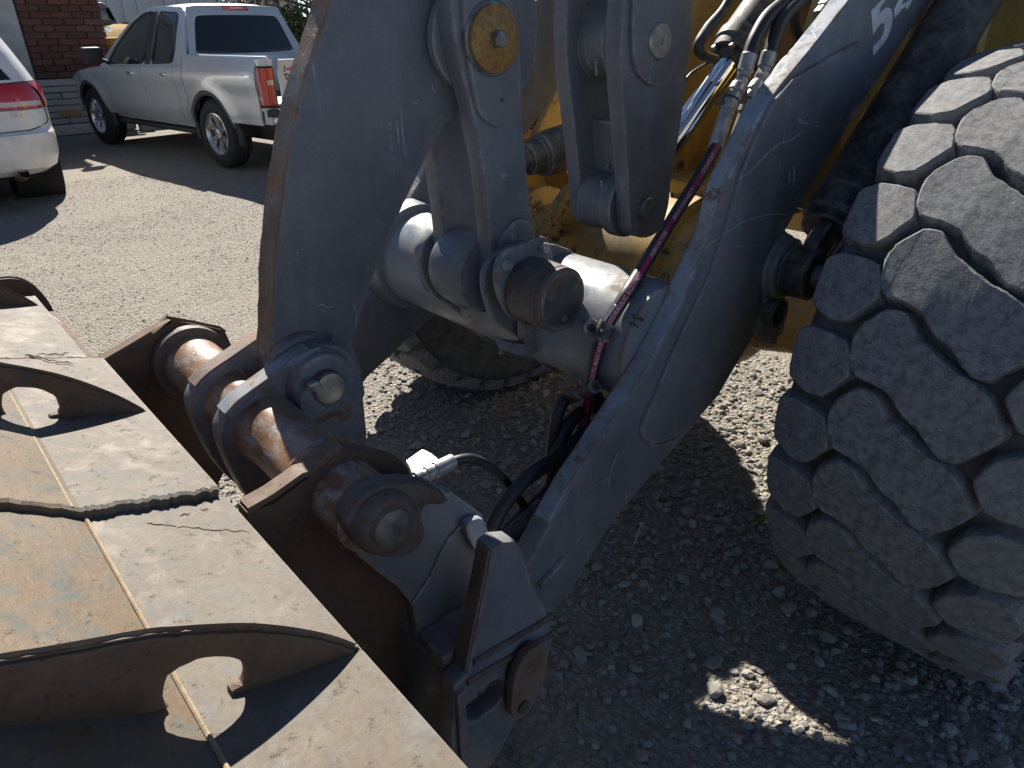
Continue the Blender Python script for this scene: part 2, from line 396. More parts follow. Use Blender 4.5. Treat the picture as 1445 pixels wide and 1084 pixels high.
def in_view(x, y, pad):
    q = np.stack([x, y, np.full_like(x, -CAMH)], 1); z = q @ _fw; a = q @ CR; b = q @ CU
    return (z > .2) & (np.abs(a) < z * (.74 + pad) + .25) & (b < z * (.56 + pad) + .2) & (b > -z * (.56 + pad) - .35)
def scatter(name, n, area, smin, smax, sub, power=2.2, flat=.62, sink=.25, dist=(0, 99)):
    x = RNG.uniform(area[0], area[1], n); y = RNG.uniform(area[2], area[3], n)
    d = np.hypot(x, y); k = in_view(x, y, .12) & (d > dist[0]) & (d < dist[1])
    q = np.array([mnoise.noise((a * 1.1, b * 1.1, 5.3)) + .5 * mnoise.noise((a * 3.7, b * 3.7, 1.3)) if t else 0 for a, b, t in zip(x, y, k)]); k &= RNG.uniform(0, 1, n) < .72 + .75 * q; x, y = x[k], y[k]; n = len(x)
    var, f = rock_variants(sub, 12); nv = len(var[0]); idx = RNG.integers(0, 12, n); base = np.array(var)[idx]
    s = smin + (smax - smin) * RNG.uniform(0, 1, n) ** power
    sc = np.stack([s * RNG.uniform(.75, 1.25, n), s * RNG.uniform(.7, 1.1, n), s * flat * RNG.uniform(.7, 1.2, n)], 1)
    q = RNG.normal(size=(n, 3)); ang = RNG.uniform(0, 2 * np.pi, n); tl = RNG.normal(0, .35, n)
    P = base * sc[:, None, :]
    c, si = np.cos(tl)[:, None], np.sin(tl)[:, None]; P = np.stack([P[..., 0], P[..., 1] * c - P[..., 2] * si, P[..., 1] * si + P[..., 2] * c], -1)
    c, si = np.cos(ang)[:, None], np.sin(ang)[:, None]; P = np.stack([P[..., 0] * c - P[..., 1] * si, P[..., 0] * si + P[..., 1] * c, P[..., 2]], -1)
    hz = np.array([height(a, b) for a, b in zip(x, y)])
    P += np.stack([x, y, hz + sc[:, 2] * (1 - 2 * sink) * .8], 1)[:, None, :]
    V = P.reshape(-1, 3); F = (f[None] + (np.arange(n) * nv)[:, None, None]).reshape(-1, 3)
    me = bpy.data.meshes.new(name); me.vertices.add(len(V)); me.vertices.foreach_set('co', V.ravel().astype(np.float32))
    me.loops.add(F.size); me.loops.foreach_set('vertex_index', F.ravel().astype(np.int32)); me.polygons.add(len(F))
    me.polygons.foreach_set('loop_start', np.arange(0, F.size, 3, dtype=np.int32)); me.polygons.foreach_set('loop_total', np.full(len(F), 3, dtype=np.int32))
    me.polygons.foreach_set('use_smooth', np.zeros(len(F), dtype=bool)); me.update(); me.validate(); o = link_obj(name, me, STONE); o['kind'] = 'stuff'; return o
scatter('gravel', 40000, (-.4, 3.4, -.7, 3.2), .0035, .0175, 1, 1.7)
scatter('gravel', 125000, (-2.2, 5.2, 1.4, 9.4), .004, .011, 1, 1.8, .36, .38, dist=(2.3, 9.3))
scatter('gravel', 1500, (.3, 3.0, -.7, 2.6), .012, .028, 2, 2.0, .6, .12, dist=(0, 3.2))

# ================================================================== WHEEL LOADER
YC = 1.325
LD = root('wheel_loader', 'dark grey and yellow wheel loader with heavy linkage arms and big worn tyres', 'wheel loader', (1.95, YC, 0))
AX, AZ, TR = 1.95, .715, .735
CH, CW = M['charcoal'], M['charcoal_worn']

# ---- tyres with their lugs
def crown(y):                       # tyre radius at a lateral offset from its middle
    return TR - .030 * abs(y / .245) ** 3.2
B_C = [(7.43, .462), (9.59, .455), (12.33, .424), (12.61, .393), (9.68, .361), (8.7, .338), (7.3, .305), (6.6, .285), (6.1, .261), (4.7, .225), (2.6, .205), (.6, .187),
       (-1.76, .202), (-5.2, .236), (-5.1, .265), (-2.3, .307), (-1.2, .338), (1.1, .367), (2.0, .407), (2.06, .434), (3.84, .455)]
B_L = [(.2, .572), (6.2, .575), (7.2, .545), (6.9, .508), (6.3, .470), (4.6, .458), (1.67, .446), (-2.7, .487), (-3.0, .520), (-1.6, .565)]
B_R = [(5.2, .205), (8.9, .186), (11.0, .150), (10.2, .085), (5.5, .066), (1.6, .082), (1.2, .118), (1.3, .150), (1.9, .176)]
def lug_mesh(outline, seed):
    rnd = random.Random(seed); c = np.mean([p for p in outline], 0)
    o = chaikin(chaikin([(a * TR * math.pi / 180, y) for a, y in outline], 1, .11), 1, .25)
    o = [(a + rnd.uniform(-.0012, .0012), y + rnd.uniform(-.0012, .0012)) for a, y in o]
    cc = np.mean(np.array(o), 0)
    def inset(pts, d):
        n = len(pts); out = []
        for i in range(n):
            a, b = np.array(pts[i - 1]), np.array(pts[(i + 1) % n]); t = b - a; t /= np.linalg.norm(t) + 1e-9
            out.append(np.array(pts[i]) + np.array([-t[1], t[0]]) * d * sg)
        return out
    A = sum(o[i][0] * o[(i + 1) % len(o)][1] - o[(i + 1) % len(o)][0] * o[i][1] for i in range(len(o))); sg = 1 if A > 0 else -1
    rings = [(inset(o, -.010), -.046), (inset(o, -.0022), -.006), (inset(o, -.0008), -.002), (inset(o, .0022), 0.0)]
    bm = bmesh.new(); prev = None
    def P(s, y, dr):
        w = s / TR; r = crown(y - .32) + dr; return bm.verts.new((-r * math.cos(w), y - .32, r * math.sin(w)))
    for pts, dr in rings:
        cur = [P(s, y, dr) for s, y in pts]
        if prev:
            for i in range(len(cur)):
                j = (i + 1) % len(cur); bm.faces.new((prev[i], prev[j], cur[j], cur[i]))
        prev = cur
    top = bm.faces.new(prev); bmesh.ops.triangulate(bm, faces=[top], quad_method='BEAUTY', ngon_method='BEAUTY')
    bmesh.ops.recalc_face_normals(bm, faces=bm.faces)
    me = bpy.data.meshes.new('tread_block'); bm.to_mesh(me); bm.free(); me.materials.append(M['tread']); smooth_by_angle(me, 28); return me
LUGS = [[lug_mesh(b, 10 * i + k) for k in range(3)] for i, b in enumerate((B_C, B_L, B_R))]
def tyre(yc, mirror):
    prof = [(-.20, .40), (-.235, .46), (-.262, .56), (-.262, .62), (-.250, .665), (-.225, .688), (-.12, .697), (0, .699), (.12, .697), (.225, .688), (.250, .665), (.262, .62), (.262, .56), (.235, .46), (.20, .40)]
    o = lathe_y('tyre', 0, 0, prof, M['groove'], None, 90, 40, caps=False)
    o.parent = LD; o.location = (AX - LD.location.x, yc - LD.location.y, AZ)
    for k in range(30):
        for kind in range(3):
            b = bpy.data.objects.new('tread_block', LUGS[kind][(k * 7 + kind) % 3]); col.objects.link(b); b.parent = o
            b.rotation_euler.y = R(12 * k); 
            if mirror: b.rotation_euler.z = math.pi
    rim = lathe_y('wheel_rim', AX, AZ, [(yc - .21, .415), (yc - .20, .405), (yc - .19, .36), (yc - .06, .34), (yc - .05, .14), (yc - .08, .12), (yc - .08, .02)], M['yellow'], LD, 48, 35, caps=False)
    lathe_y('rim_back', AX, AZ, [(yc + .21, .415), (yc + .20, .405), (yc + .19, .36), (yc - .05, .34)], M['yellow'], rim, 48, 35, caps=False)
tyre(.32, False); tyre(2 * YC - .32 + .02, True)

# ---- boom arms
EDGE = [(1268, -75), (1201, 0), (1150, 65), (1086, 145), (1055, 202), (1023, 270), (1005, 339), (980, 386), (958, 440), (932, 490), (899, 545), (863, 600), (837, 640), (804, 689), (776, 740), (744, 798)]
LOW = [(756, 850), (777, 867), (804, 838), (826, 799), (859, 744), (898, 697), (930, 657), (966, 616), (991, 585), (1013, 560), (1047, 502), (1066, 470), (1090, 405), (1106, 330), (1152, 249), (1181, 205), (1222, 138), (1289, 36), (1370, -75)]
YA, TA = .78, .048; YF = 1.80
arm_o = xz(EDGE, YA) + xz(LOW, YA)
# carry the arm on up and back to its pivot on the frame
x1, z1 = arm_o[0]; x2, z2 = arm_o[-1]
arm_full = [(x1 + .45, z1 + .30), (x1 + .95, z1 + .42), (x1 + 1.35, z1 + .38), (x2 + 1.15, z2 + .10), (x2 + .75, z2 + .13), (x2 + .3, z2 + .12)]
arm_o = arm_o + arm_full[::-1]
arm_n = plate_xz('boom_arm', arm_o, YA, TA, CH, LD, bev=.003)
arm_f = plate_xz('boom_arm', arm_o, YF, TA, CH, LD, bev=.003)
# scuffed upper edge strips, their paint lightened to carry sky sheen
def strip(pts, y0, th, mat, parent, name, lift=.0025):
    P = [Vector((x, 0, z)) for x, z in pts]; v, f = [], []
    for i, p in enumerate(P):
        t = (P[min(i + 1, len(P) - 1)] - P[max(i - 1, 0)]).normalized(); n = Vector((t.z, 0, -t.x))
        if n.x > 0: n = -n
        q = p + n * lift; b = p - n * .004
        for y, w in ((y0 + .002, b), (y0 + .0045, q), (y0 + th - .0045, q), (y0 + th - .002, b)): v.append((w.x, y, w.z))
    for i in range(len(P) - 1):
        for k in range(3): f.append((i * 4 + k, i * 4 + k + 1, i * 4 + 4 + k + 1, i * 4 + 4 + k))
    f += [(0, 1, 2, 3), tuple(range(len(v) - 4, len(v)))[::-1]]
    o = mesh(name, v, f, mat, parent, None); bm = bmesh.new(); bm.from_mesh(o.data); bmesh.ops.recalc_face_normals(bm, faces=bm.faces); bm.to_mesh(o.data); bm.free()
    smooth_by_angle(o.data, 30); return o
st_pts = cr(xz(EDGE[:15], YA), 3, False)
strip(st_pts, YA, TA, M['worn_skylit_edge'], arm_n, 'edge_strip'); strip(st_pts, YF, TA, M['worn_skylit_edge'], arm_f, 'edge_strip')
# doubler plate welded to the outer face, with its weld bead
DBL = [(1206, 66), (1165, 86), (1120, 112), (1092, 146), (1070, 190), (1046, 250), (1026, 320), (1002, 392), (978, 440), (950, 500), (925, 560), (908, 597), (907, 613), (915, 624), (930, 627), (952, 618), (985, 578), (1012, 545), (1040, 498), (1060, 462), (1083, 400), (1100, 325), (1145, 244), (1174, 200), (1210, 146), (1228, 112), (1212, 84)]
plate('doubler_plate', DBL, YA - .010, .012, CH, arm_n, bev=.003)
weld = lambda pts, y, r, nm='weld_bead', par=None, mat=None: sweep(nm, [atY(p, y) for p in pts], r, mat or CW, par or arm_n, 8, 3)
weld([(1209, 62), (1165, 86), (1120, 114), (1091, 149), (1068, 193), (1044, 253), (1024, 323), (1000, 394), (976, 442), (948, 502), (923, 562), (906, 600), (908, 615), (917, 625), (932, 628), (953, 620)], YA - .003, .0055)
weld([(795, 789), (778, 808), (760, 826)], YA - .002, .009, 'lifting_rib')
# number painted on the arm
def px_poly(name, polys, y, mat, parent):
    v, f = [], []
    for p in polys:
        i0 = len(v); v += [atY(q, y) for q in p]; f.append(tuple(range(i0, len(v))))
    bm = bmesh.new()
    for fc in f: bm.faces.new([bm.verts.new(v[i]) for i in fc])
    bmesh.ops.triangulate(bm, faces=bm.faces, ngon_method='EAR_CLIP'); bmesh.ops.recalc_face_normals(bm, faces=bm.faces)
    for fc in bm.faces:
        if fc.normal.y > 0: fc.normal_flip()
    me = bpy.data.meshes.new(name); bm.to_mesh(me); bm.free(); return link_obj(name, me, mat, parent)
k = 240 / 1445
five = [(148, 92), (240, 0), (320, -80), (322, -30), (262, 10), (228, 58), (214, 132), (235, 98), (262, 74), (290, 65), (314, 76), (326, 105), (328, 150), (322, 210), (306, 270), (284, 325), (250, 375), (210, 425), (172, 472), (163, 462), (166, 392), (198, 366), (228, 330), (248, 290), (261, 245), (263, 212), (252, 195), (235, 200), (210, 222), (185, 262), (163, 300)]
four = [(345, 152), (343, 80), (400, -40), (480, -160), (515, -170), (470, -90), (425, -10), (408, 40), (443, 22), (478, -5), (505, -50), (512, -20), (502, -4), (482, 30), (447, 86), (443, 56), (408, 78), (386, 112)]
for dg_ in (five, four):
    plate('painted_number', [(1205 + x * k, y * k) for x, y in dg_], YA - .0012, .0008, M['decal'], arm_n, bev=.0001)

# long scores in the paint
M['score'] = simple('bare_scored_metal', (.42, .44, .46), .5, .2, .3, 60)
def score(pts, y, par, w=.0009): sweep('scratch', [atY(p, y) for p in pts], [w * .3, w, w, w * .3], M['score'], par, 5, 5)
for pts in ([(993, 353), (1022, 329), (1060, 309), (1098, 302), (1116, 306)], [(1045, 252), (1060, 240), (1095, 206), (1116, 198), (1134, 184)], [(1118, 232), (1121, 245), (1119, 262)], [(1114, 240), (1114, 258)]):
    score(pts, YA - .0102, arm_n)
for pts in ([(931, 566), (937, 580), (938, 600), (932, 619)], [(883, 690), (884, 712)], [(871, 640), (862, 668), (858, 690)], [(980, 536), (1003, 530)], [(952, 553), (968, 550)], [(893, 772), (899, 756), (904, 742)], [(812, 770), (820, 752)]):
    score(pts, YA - .0004, arm_n, .0008)

# ---- cross tube
CTX, CTZ, CTR = 1.180, .845, .140
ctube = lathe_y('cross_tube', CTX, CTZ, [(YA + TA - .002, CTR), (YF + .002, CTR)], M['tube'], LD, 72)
lathe_y('tube_collar', CTX, CTZ, [(1.735, CTR + .001), (1.740, CTR + .022), (1.795, CTR + .030), (1.799, CTR + .002)], CH, ctube, 60)
def off_tube(p, r):                # pull a point towards the lens until it clears the tube
    p = Vector(p); d = (Vector((0, 0, CAMH)) - p).normalized()
    for _ in range(400):
        if math.hypot(p.x - CTX, p.z - CTZ) >= CTR + r + .001: break
        p = p + d * .004
    return p

# ---- lever in the middle (big curved plate)
YB, TB = 1.235, .060
BIG_L = [(560, -260), (510, -190), (482, -110), (470, -70), (464, 0), (457, 28), (443, 72), (426, 125), (413, 180), (404, 230), (396, 290), (388, 350), (385, 400), (384, 440), (382, 500), (384, 530)]
BIG_B = [(400, 585), (430, 610), (470, 612), (505, 590), (516, 555), (510, 520), (497, 488)]
BIG_R = [(512, 436), (524, 400), (545, 345), (565, 300), (605, 216), (628, 177), (655, 150), (700, 140), (740, 125), (757, 85), (760, 30), (750, -70), (735, -160), (690, -240), (620, -275)]
big_o = cr(xz(BIG_L, YB), 2, False) + xz(BIG_B + BIG_R, YB)
lever = plate_xz('bellcrank', big_o, YB, TB, CH, LD, bev=.005)
st2 = cr(xz(BIG_L[:-1], YB), 4, False)
def wavy_strip(pts, y0, th, mat, parent, name):
    o = strip(pts, y0, th, mat, parent, name, .003)
    for v in o.data.vertices:
        q = mnoise.noise((v.co.x * 30, v.co.y * 8, v.co.z * 30)); v.co.x += .0045 * q
    return o
wavy_strip(st2, YB - .002, TB + .004, M['rust_edge'], lever, 'rusted_edge')

for pts in ([(566, 152), (568, 185), (573, 222)], [(560, 168), (563, 205)], [(446, 433), (455, 430), (462, 434), (471, 432)], [(452, 437), (461, 439)], [(584, 145), (590, 147)], [(622, 163), (627, 168)], [(610, 120), (613, 132)]):
    score(pts, YB - .0004, lever, .0008)

# ---- links that straddle the lever
YL, TL = 1.155, .046
LK_L = [(665, -95), (646, -60), (636, 0), (640, 40), (650, 95), (664, 147), (672, 190), (681, 235), (688, 300), (692, 350), (693, 390), (697, 425), (706, 450), (720, 463)]
LK_R = [(738, 462), (752, 445), (760, 420), (759, 380), (757, 340), (748, 290), (742, 220), (737, 150), (736, 100), (732, 55), (722, 10), (712, -60), (690, -95)]
lk = cr(xz(LK_L + LK_R, YL), 3)
link_n = plate_xz('link_plate', lk, YL, TL, CH, LD, bev=.005)
link_f = plate_xz('link_plate', lk, YL + .172, TL, CW, LD, bev=.005)
# raised pads at both ends of the near link
PAD_T = [(655, -60), (654, 0), (657, 50), (666, 110), (674, 150), (682, 166), (696, 178), (710, 179), (722, 170), (732, 148), (735, 110), (731, 50), (718, -10), (706, -60)]
plate('pad', PAD_T, YL - .012, .014, CH, link_n, sm=3, bev=.003)
PAD_B = [(706, 345), (716, 322), (732, 310), (746, 313), (755, 335), (758, 380), (757, 425), (748, 447), (733, 456), (720, 450), (710, 425), (705, 385)]
plate('pad', PAD_B, YL - .010, .012, CH, link_n, sm=3, bev=.003)
up_p = atY((701, 55), YL - .026); px_, pz_ = up_p.x, up_p.z
pin_y('pivot_pin', px_, pz_, YL - .017, YL + .23, .068, M['bolt'], LD)
capd = lathe_y('pin_washer', px_, pz_, [(YL - .017, .056), (YL - .018, .0605), (YL - .0255, .0605), (YL - .027, .058)], M['zinc'], LD, 48)
hexnut('bolt', (px_, YL - .026, pz_), (0, -1, 0), .0165, .016, M['bolt'], capd)
lathe_y('spacer', px_, pz_, [(YL + TL, .085), (YL + TL + .002, .098), (YL + .064, .098), (YL + .067, .088), (YL + .07, .088), (YL + .079, .088)], CH, LD, 48)
lathe_y('spacer', px_, pz_, [(YL + .142, .088), (YL + .147, .098), (YL + .170, .098), (YL + .172, .088)], CH, LD, 48)
h = atY((708, 141), YL - .012); pin_y('grease_hole', h.x, h.z, YL - .0135, YL - .011, .0055, M['black'], link_n, .0005, 16)
h = atY((733, 345), YL - .010); pin_y('grease_hole', h.x, h.z, YL - .0115, YL - .009, .006, M['black'], link_n, .0005, 16)
h = atY((654, 324), YL + .172); pin_y('grease_hole', h.x, h.z, YL + .170, YL + .173, .006, M['black'], link_f, .0005, 16)
# lower pin with its capped housing, bracket and boss
lo_c = atY((794, 424), .965); lx, lz = lo_c.x, lo_c.z
hous = lathe_y('pin_cap', lx, lz, [(.965, .0670), (.968, .0700), (.978, .0706), (.9785, .0690), (.9815, .0690), (.982, .0712), (1.055, .0725), (1.068, .0700), (1.075, .0700)], M['brown_cast'], LD, 60)
disc = lathe_y('cap_cover', lx, lz, [(.9622, .058), (.9635, .0640), (.9685, .0665)], M['cap'], hous, 60)
lathe_y('boss', lx, lz, [(1.075, .056), (1.154, .058)], M['brown_cast'], LD, 40)
for a in (.6, 2.7, 4.8): pin_y('plug', lx + .042 * math.cos(a), lz + .042 * math.sin(a), .9602, .964, .0070, M['brown_cast'], hous, .001, 14)
lathe_y('boss', lx, lz, [(YL + TL, .088), (YL + TL + .006, .092), (YL + .150, .092), (YL + .171, .088)], CW, LD, 56)
for a, d in ((2.35, .098), (1.1, .095)):
    hexnut('bolt', (lx + d * math.cos(a), 1.074, lz + d * math.sin(a)), (0, -1, 0), .013, .018, M['plated'], hous)
plate_xz('cap_flange', chaikin([(lx + q * math.cos(w), lz + q * math.sin(w)) for q, w in ((.115, 2.5), (.12, 2.1), (.10, 1.7), (.12, 1.2), (.115, .9), (.09, .3), (.085, -.6), (.085, -1.4), (.085, -2.2), (.09, 3.0))], 2), 1.074, .013, CW, hous, bev=.002)
# saddle bracket that carries the lower pin on the tube
for y0, t in ((YL - .020, .018), (YL + .222, .03)):
    plate_xz('saddle_bracket', cr([(lx - .075, lz + .02), (lx - .05, lz - .075), (lx + .03, lz - .15), (CTX - .02, CTZ - .168), (CTX + .07, CTZ - .125), (CTX + .10, CTZ + .05), (CTX + .02, CTZ + .150), (lx + .02, lz + .085), (lx - .045, lz + .065)], 4), y0, t, CH, LD, bev=.004)
# lug bent under the cap
lug = [(741, 456), (742, 486), (726, 484), (712, 480), (709, 487), (716, 497), (748, 506), (763, 495), (766, 462)]
plate('keeper_lug', lug, 1.085, .030, CW, LD, bev=.004)
bp = atY((706, 496), 1.085); hexnut('bolt', (bp.x, 1.085, bp.z), (0, -1, 0), .006, .008, M['bolt'], LD)

# ---- second pair of links behind, round the tilt cylinder rod
YK = 1.155
KP = [(930, -190), (896, -150), (884, -60), (879, 0), (876, 60), (877, 122), (880, 155), (883, 194), (886, 240), (888, 280), (889, 305), (891, 325), (898, 334), (913, 336), (926, 330), (936, 318), (944, 290), (947, 262), (956, 208), (966, 140), (973, 80), (977, 40), (979, -60), (965, -155)]
kz = cr(xz(KP, YK), 2)
kn = plate_xz('link_plate', kz, YK, .048, CH, LD, bev=.005); kf = plate_xz('link_plate', kz, YK + .172, .048, CH, LD, bev=.005)
KPAD = [(896, -60), (894, 0), (893, 50), (896, 88), (906, 110), (924, 122), (940, 116), (953, 94), (960, 60), (962, 0), (962, -60)]
plate('pad', KPAD, YK - .012, .014, CH, kn, sm=3, bev=.003)
for p, r, r2 in (((931, 58), .042, .075), ((915, 294), .030, .066)):
    c = atY(p, YK - .012)
    pp = pin_y('pivot_pin', c.x, c.z, YK - .018, YK + .235, r, M['steel'] if r > .04 else M['bolt'], LD)
    lathe_y('pin_groove', c.x, c.z, [(YK - .0195, r * .1), (YK - .0185, r * .18), (YK - .018, r * .2)], M['bolt'], pp, 20)
    lathe_y('boss', c.x, c.z, [(YK + .048, r2 * 1.32), (YK + .060, r2 * 1.36), (YK + .085, r2 * 1.36), (YK + .09, r2 * 1.2), (YK + .12, r2 * 1.2), (YK + .171, r2 * 1.25)], CH, LD, 48)
blk = [(846, 178), (888, 168), (892, 232), (852, 246)]
bx = xz([(884, 174), (905, 178), (912, 250), (889, 250)], YK + .048)
plate_xz('spacer_block', bx, YK + .048, .124, CH, LD, bev=.004)
c = atY((872, 236), YK + .07)
pin_y('grease_hole', c.x - .008, c.z, YK + .09, YK + .1, .006, M['black'], LD, .0005, 12)

# ---- tilt cylinder with chromed rod
YT = YK + .11
pA, pB = atY((915, 250), YT), atY((1034, 82), YT); dT = (pB - pA).normalized(); far = pB + dT * 1.2
Lr = (pB - pA).length
rod('cylinder_rod', pA, far, [(0, .036), (Lr + .05, .036)], M['chrome'], LD, 40)
rod('cylinder_barrel', pA, far, [(Lr - .012, .050), (Lr - .010, .070), (Lr + .02, .074), (Lr + .022, .080), (Lr + .055, .082), (Lr + .06, .074), (Lr + .075, .076), (Lr + 1.0, .076), (Lr + 1.01, .04)], M['black'], LD, 40)
rod('rod_wiper', pA, far, [(Lr - .022, .040), (Lr - .020, .048), (Lr - .008, .049)], M['brown_cast'], LD, 36)
for w in range(6):
    t_, u_ = dT, dT.orthogonal().normalized(); v_ = t_.cross(u_); q = w * math.pi / 3
    hexnut('bolt', pB + dT * -.012 + (u_ * math.cos(q) + v_ * math.sin(q)) * .062, -dT, .010, .012, M['bolt'], LD)
sweep('hard_line', [atY((1010, 84), YT - .02), atY((992, 78), YT - .05), atY((986, 64), YT - .055), atY((1000, 40), YT - .05), atY((1022, 12), YT - .05), atY((1050, -40), YT - .05)], [.012, .014, .015, .016, .013, .013], M['black'], LD, 12)
sweep('hose', [atY((962, 122), YT + .02), atY((975, 104), YT + .02), atY((1000, 88), YT + .03), atY((1030, 70), YT + .06)], .004, M['hose'], LD, 8)

# ---- axle, frame and body behind
YD, YE = M['yellow_dirty'], M['yellow']
lathe_y('axle_housing', AX, AZ, [(.60, .13), (.62, .19), (.66, .20), (.70, .135), (.86, .135), (.98, .16), (1.02, .215), (1.10, .235), (1.50, .245), (1.60, .225), (1.66, .165), (1.80, .135), (1.96, .135), (1.99, .2), (2.05, .2)], YD, LD, 56, 40)
lathe_y('axle_shaft', AX, AZ, [(.34, .17), (.60, .17)], YD, LD, 40); lathe_y('axle_shaft', AX, AZ, [(2.05, .17), (2.30, .17)], YD, LD, 40)
lathe_y('axle_flange', AX, AZ, [(1.25, .246), (1.252, .275), (1.285, .275), (1.287, .246)], YD, LD, 56)
plate_xz('frame_plate', [(2.02, 1.0), (2.0, 1.4), (2.1, 1.70), (2.4, 1.85), (2.75, 1.95), (3.3, 1.5), (3.3, .55), (2.5, .52), (2.25, .92)], 1.02, .035, YE, LD, bev=.004)
ff = xz([(935, -70), (1210, -70), (1210, 300), (1043, 298), (1010, 283), (972, 269), (944, 266), (920, 264)], 1.60)
plate('frame_bracket', [(745, 215), (770, 160), (800, 95), (812, 90), (815, 190), (790, 200)], 2.0, .03, YD, LD, bev=.004)
fp = plate_xz('frame_plate', ff, 1.60, .035, YE, LD, bev=.004)
for p, r in (((960, 232), .020), ((985, 262), .013)):
    q = atY(p, 1.60); pin_y('grommet', q.x, q.z, 1.594, 1.602, r, M['black'], fp, .002, 20)
vs_ = [atY(p, 1.60) for p in ((944, 252), (985, 247), (1040, 252))]; sweep('seam', [v + Vector((0, -.001, 0)) for v in vs_], .004, M['black'], fp, 6, 1)
box('frame_crossmember', (2.15, 1.056, .93), (2.5, 1.598, .98), YE, LD, .006)
plate_xz('inner_web', xz([(950, 262), (1000, 280), (1060, 300), (1060, 330), (955, 320)], 1.75), 1.75, .02, M['black'], LD, bev=.004)
plate('axle_saddle', [(806, 262), (796, 275), (786, 292), (780, 308), (778, 322), (772, 332), (790, 336), (812, 330), (830, 315), (830, 270)], 1.72, .03, YD, LD, sm=2, bev=.004)
cy0, cy1 = atY((806, 205), 1.56), atY((742, 226), 1.58); cyv = (cy1 - cy0).normalized()
rod('steering_cylinder', cy1, cy0 - cyv * .12, [(0, .040), (.004, .047), (.05, .05), (.055, .064), (.09, .067), ((cy1 - cy0).length + .1, .067)], M['black'], LD, 36)
rod('cylinder_cap', cy1, cy1 + cyv * .03, [(0, .036), (.02, .036), (.03, .03)], M['black'], LD, 30)
# side of the front frame seen between arm and tyre
box('frame_side_panel', (2.30, .70, .80), (2.36, 1.02, 1.72), YE, LD, .006)
box('side_rib', (2.255, .86, .85), (2.30, .885, 1.70), YE, LD, .004)
# engine end, platform and cab further back (mostly above the picture)
q1, q2 = atX((1384, -4), 2.95), atX((1334, 104), 2.95)
prism('platform_panel', [(2.95, q1.y, q1.z + .25), (2.95, q1.y, q1.z), (2.95, q2.y, q2.z), (2.95, q2.y + .03, .95), (2.95, .10, .95), (2.95, .10, q1.z + .25)], (.05, 0, 0), YE, LD, .006)
sweep('panel_trim', [atX((1390, -20), 2.945), atX((1360, 45), 2.945), atX((1334, 104), 2.945), (2.945, q2.y + .03, .97)], .012, M['steel'], LD, 8, 3)
box('rear_frame', (3.35, .70, .55), (5.9, 1.95, 1.30), YE, LD, .02)
box('engine_hood', (4.55, .62, 1.32), (6.6, 2.03, 2.25), YE, LD, .06)
cabp = [(3.05, 1.55), (3.0, 2.2), (3.25, 3.15), (4.5, 3.15), (4.5, 1.55)]
cab = plate_xz('cab', cabp, .72, 1.2, CH, LD, bev=.02)
box('cab_roof', (3.0, .66, 3.17), (4.65, 1.98, 3.30), CH, LD, .03)
box('platform', (2.6, .15, 1.30), (4.6, .70, 1.36), CH, LD, .01)
# lift cylinder on the outer side of the arm
YLc = .715
eye = atY((1095, 376), YA); ex, ez = eye.x, eye.z
lathe_y('arm_boss', ex, ez, [(.745, .066), (.748, .073), (.766, .075), (.770, .079), (.7795, .081)], CH, LD, 48)
lathe_y('rod_eye', ex, ez, [(.680, .055), (.684, .060), (.742, .060), (.745, .056)], M['black'], LD, 44)
pin_y('pivot_pin', ex, ez, .650, .80, .026, M['bolt'], LD)
cD = (atY((1330, 60), YLc) - Vector((ex, YLc, ez))).normalized(); c0 = Vector((ex, YLc, ez)); c1 = c0 + cD * 1.4
rod('cylinder_rod', c0, c1, [(.05, .03), (.10, .034), (.40, .034)], M['chrome'], LD, 32)
lb = rod('cylinder_barrel', c0, c1, [(.118, .042), (.12, .062), (.15, .066), (.152, .075), (.21, .077), (.215, .070), (.23, .072), (1.35, .072)], M['black'], LD, 40)
n_ = Vector((cD.z, 0, -cD.x))
box_c = [(ex - .03, ez - .02), (ex + .055, ez - .03), (ex + cD.x * .16 + .03, ez + cD.z * .16 - .03), (ex + cD.x * .16 - .035, ez + cD.z * .16 + .02), (ex - .03, ez + .035)]
plate_xz('clevis_arm', cr(box_c, 4), .690, .034, M['black'], LD, bev=.005)
kp = chaikin([(ex - .030, ez - .035), (ex + .022, ez - .042), (ex + .095, ez + .055), (ex + .085, ez + .085), (ex + .045, ez + .082), (ex - .035, ez + .01)], 2)
kpl = plate_xz('keeper_plate', kp, .651, .010, CW, LD, [circ(ex - .002, ez - .004, .015, 18)], bev=.002)
hexnut('bolt', (ex + .068, .651, ez + .058), (0, -1, 0), .014, .012, M['bolt'], kpl)
# tow ring bracket low on the arm
rb = atY((1092, 440), .76); lathe_y('bracket_ring', rb.x, rb.z, [(.745, .030), (.742, .036), (.775, .038), (.779, .03)], M['brown_cast'], LD, 32, caps=False)
plate('lower_bracket', [(1068, 470), (1082, 420), (1108, 418), (1112, 440), (1105, 470), (1098, 476), (1096, 486), (1088, 486), (1086, 476), (1072, 476)], .772, .03, CH, LD, bev=.004)

for p, y in (((672, 40), YL + .045), ((655, 375), YL + .10), ((842, 95), YK + .11), ((850, 262), YK + .10), ((745, 372), 1.10)):
    q = atY(p, y); q = q + (Vector((0, 0, CAMH)) - q).normalized() * .004
    rod('grease_fitting', q, q + Vector((-.5, -.3, .8)).normalized() * .018, [(-.02, .005), (.006, .005), (.007, .0035), (.013, .0035), (.015, .0045), (.018, .002)], M['plated'], LD, 10)
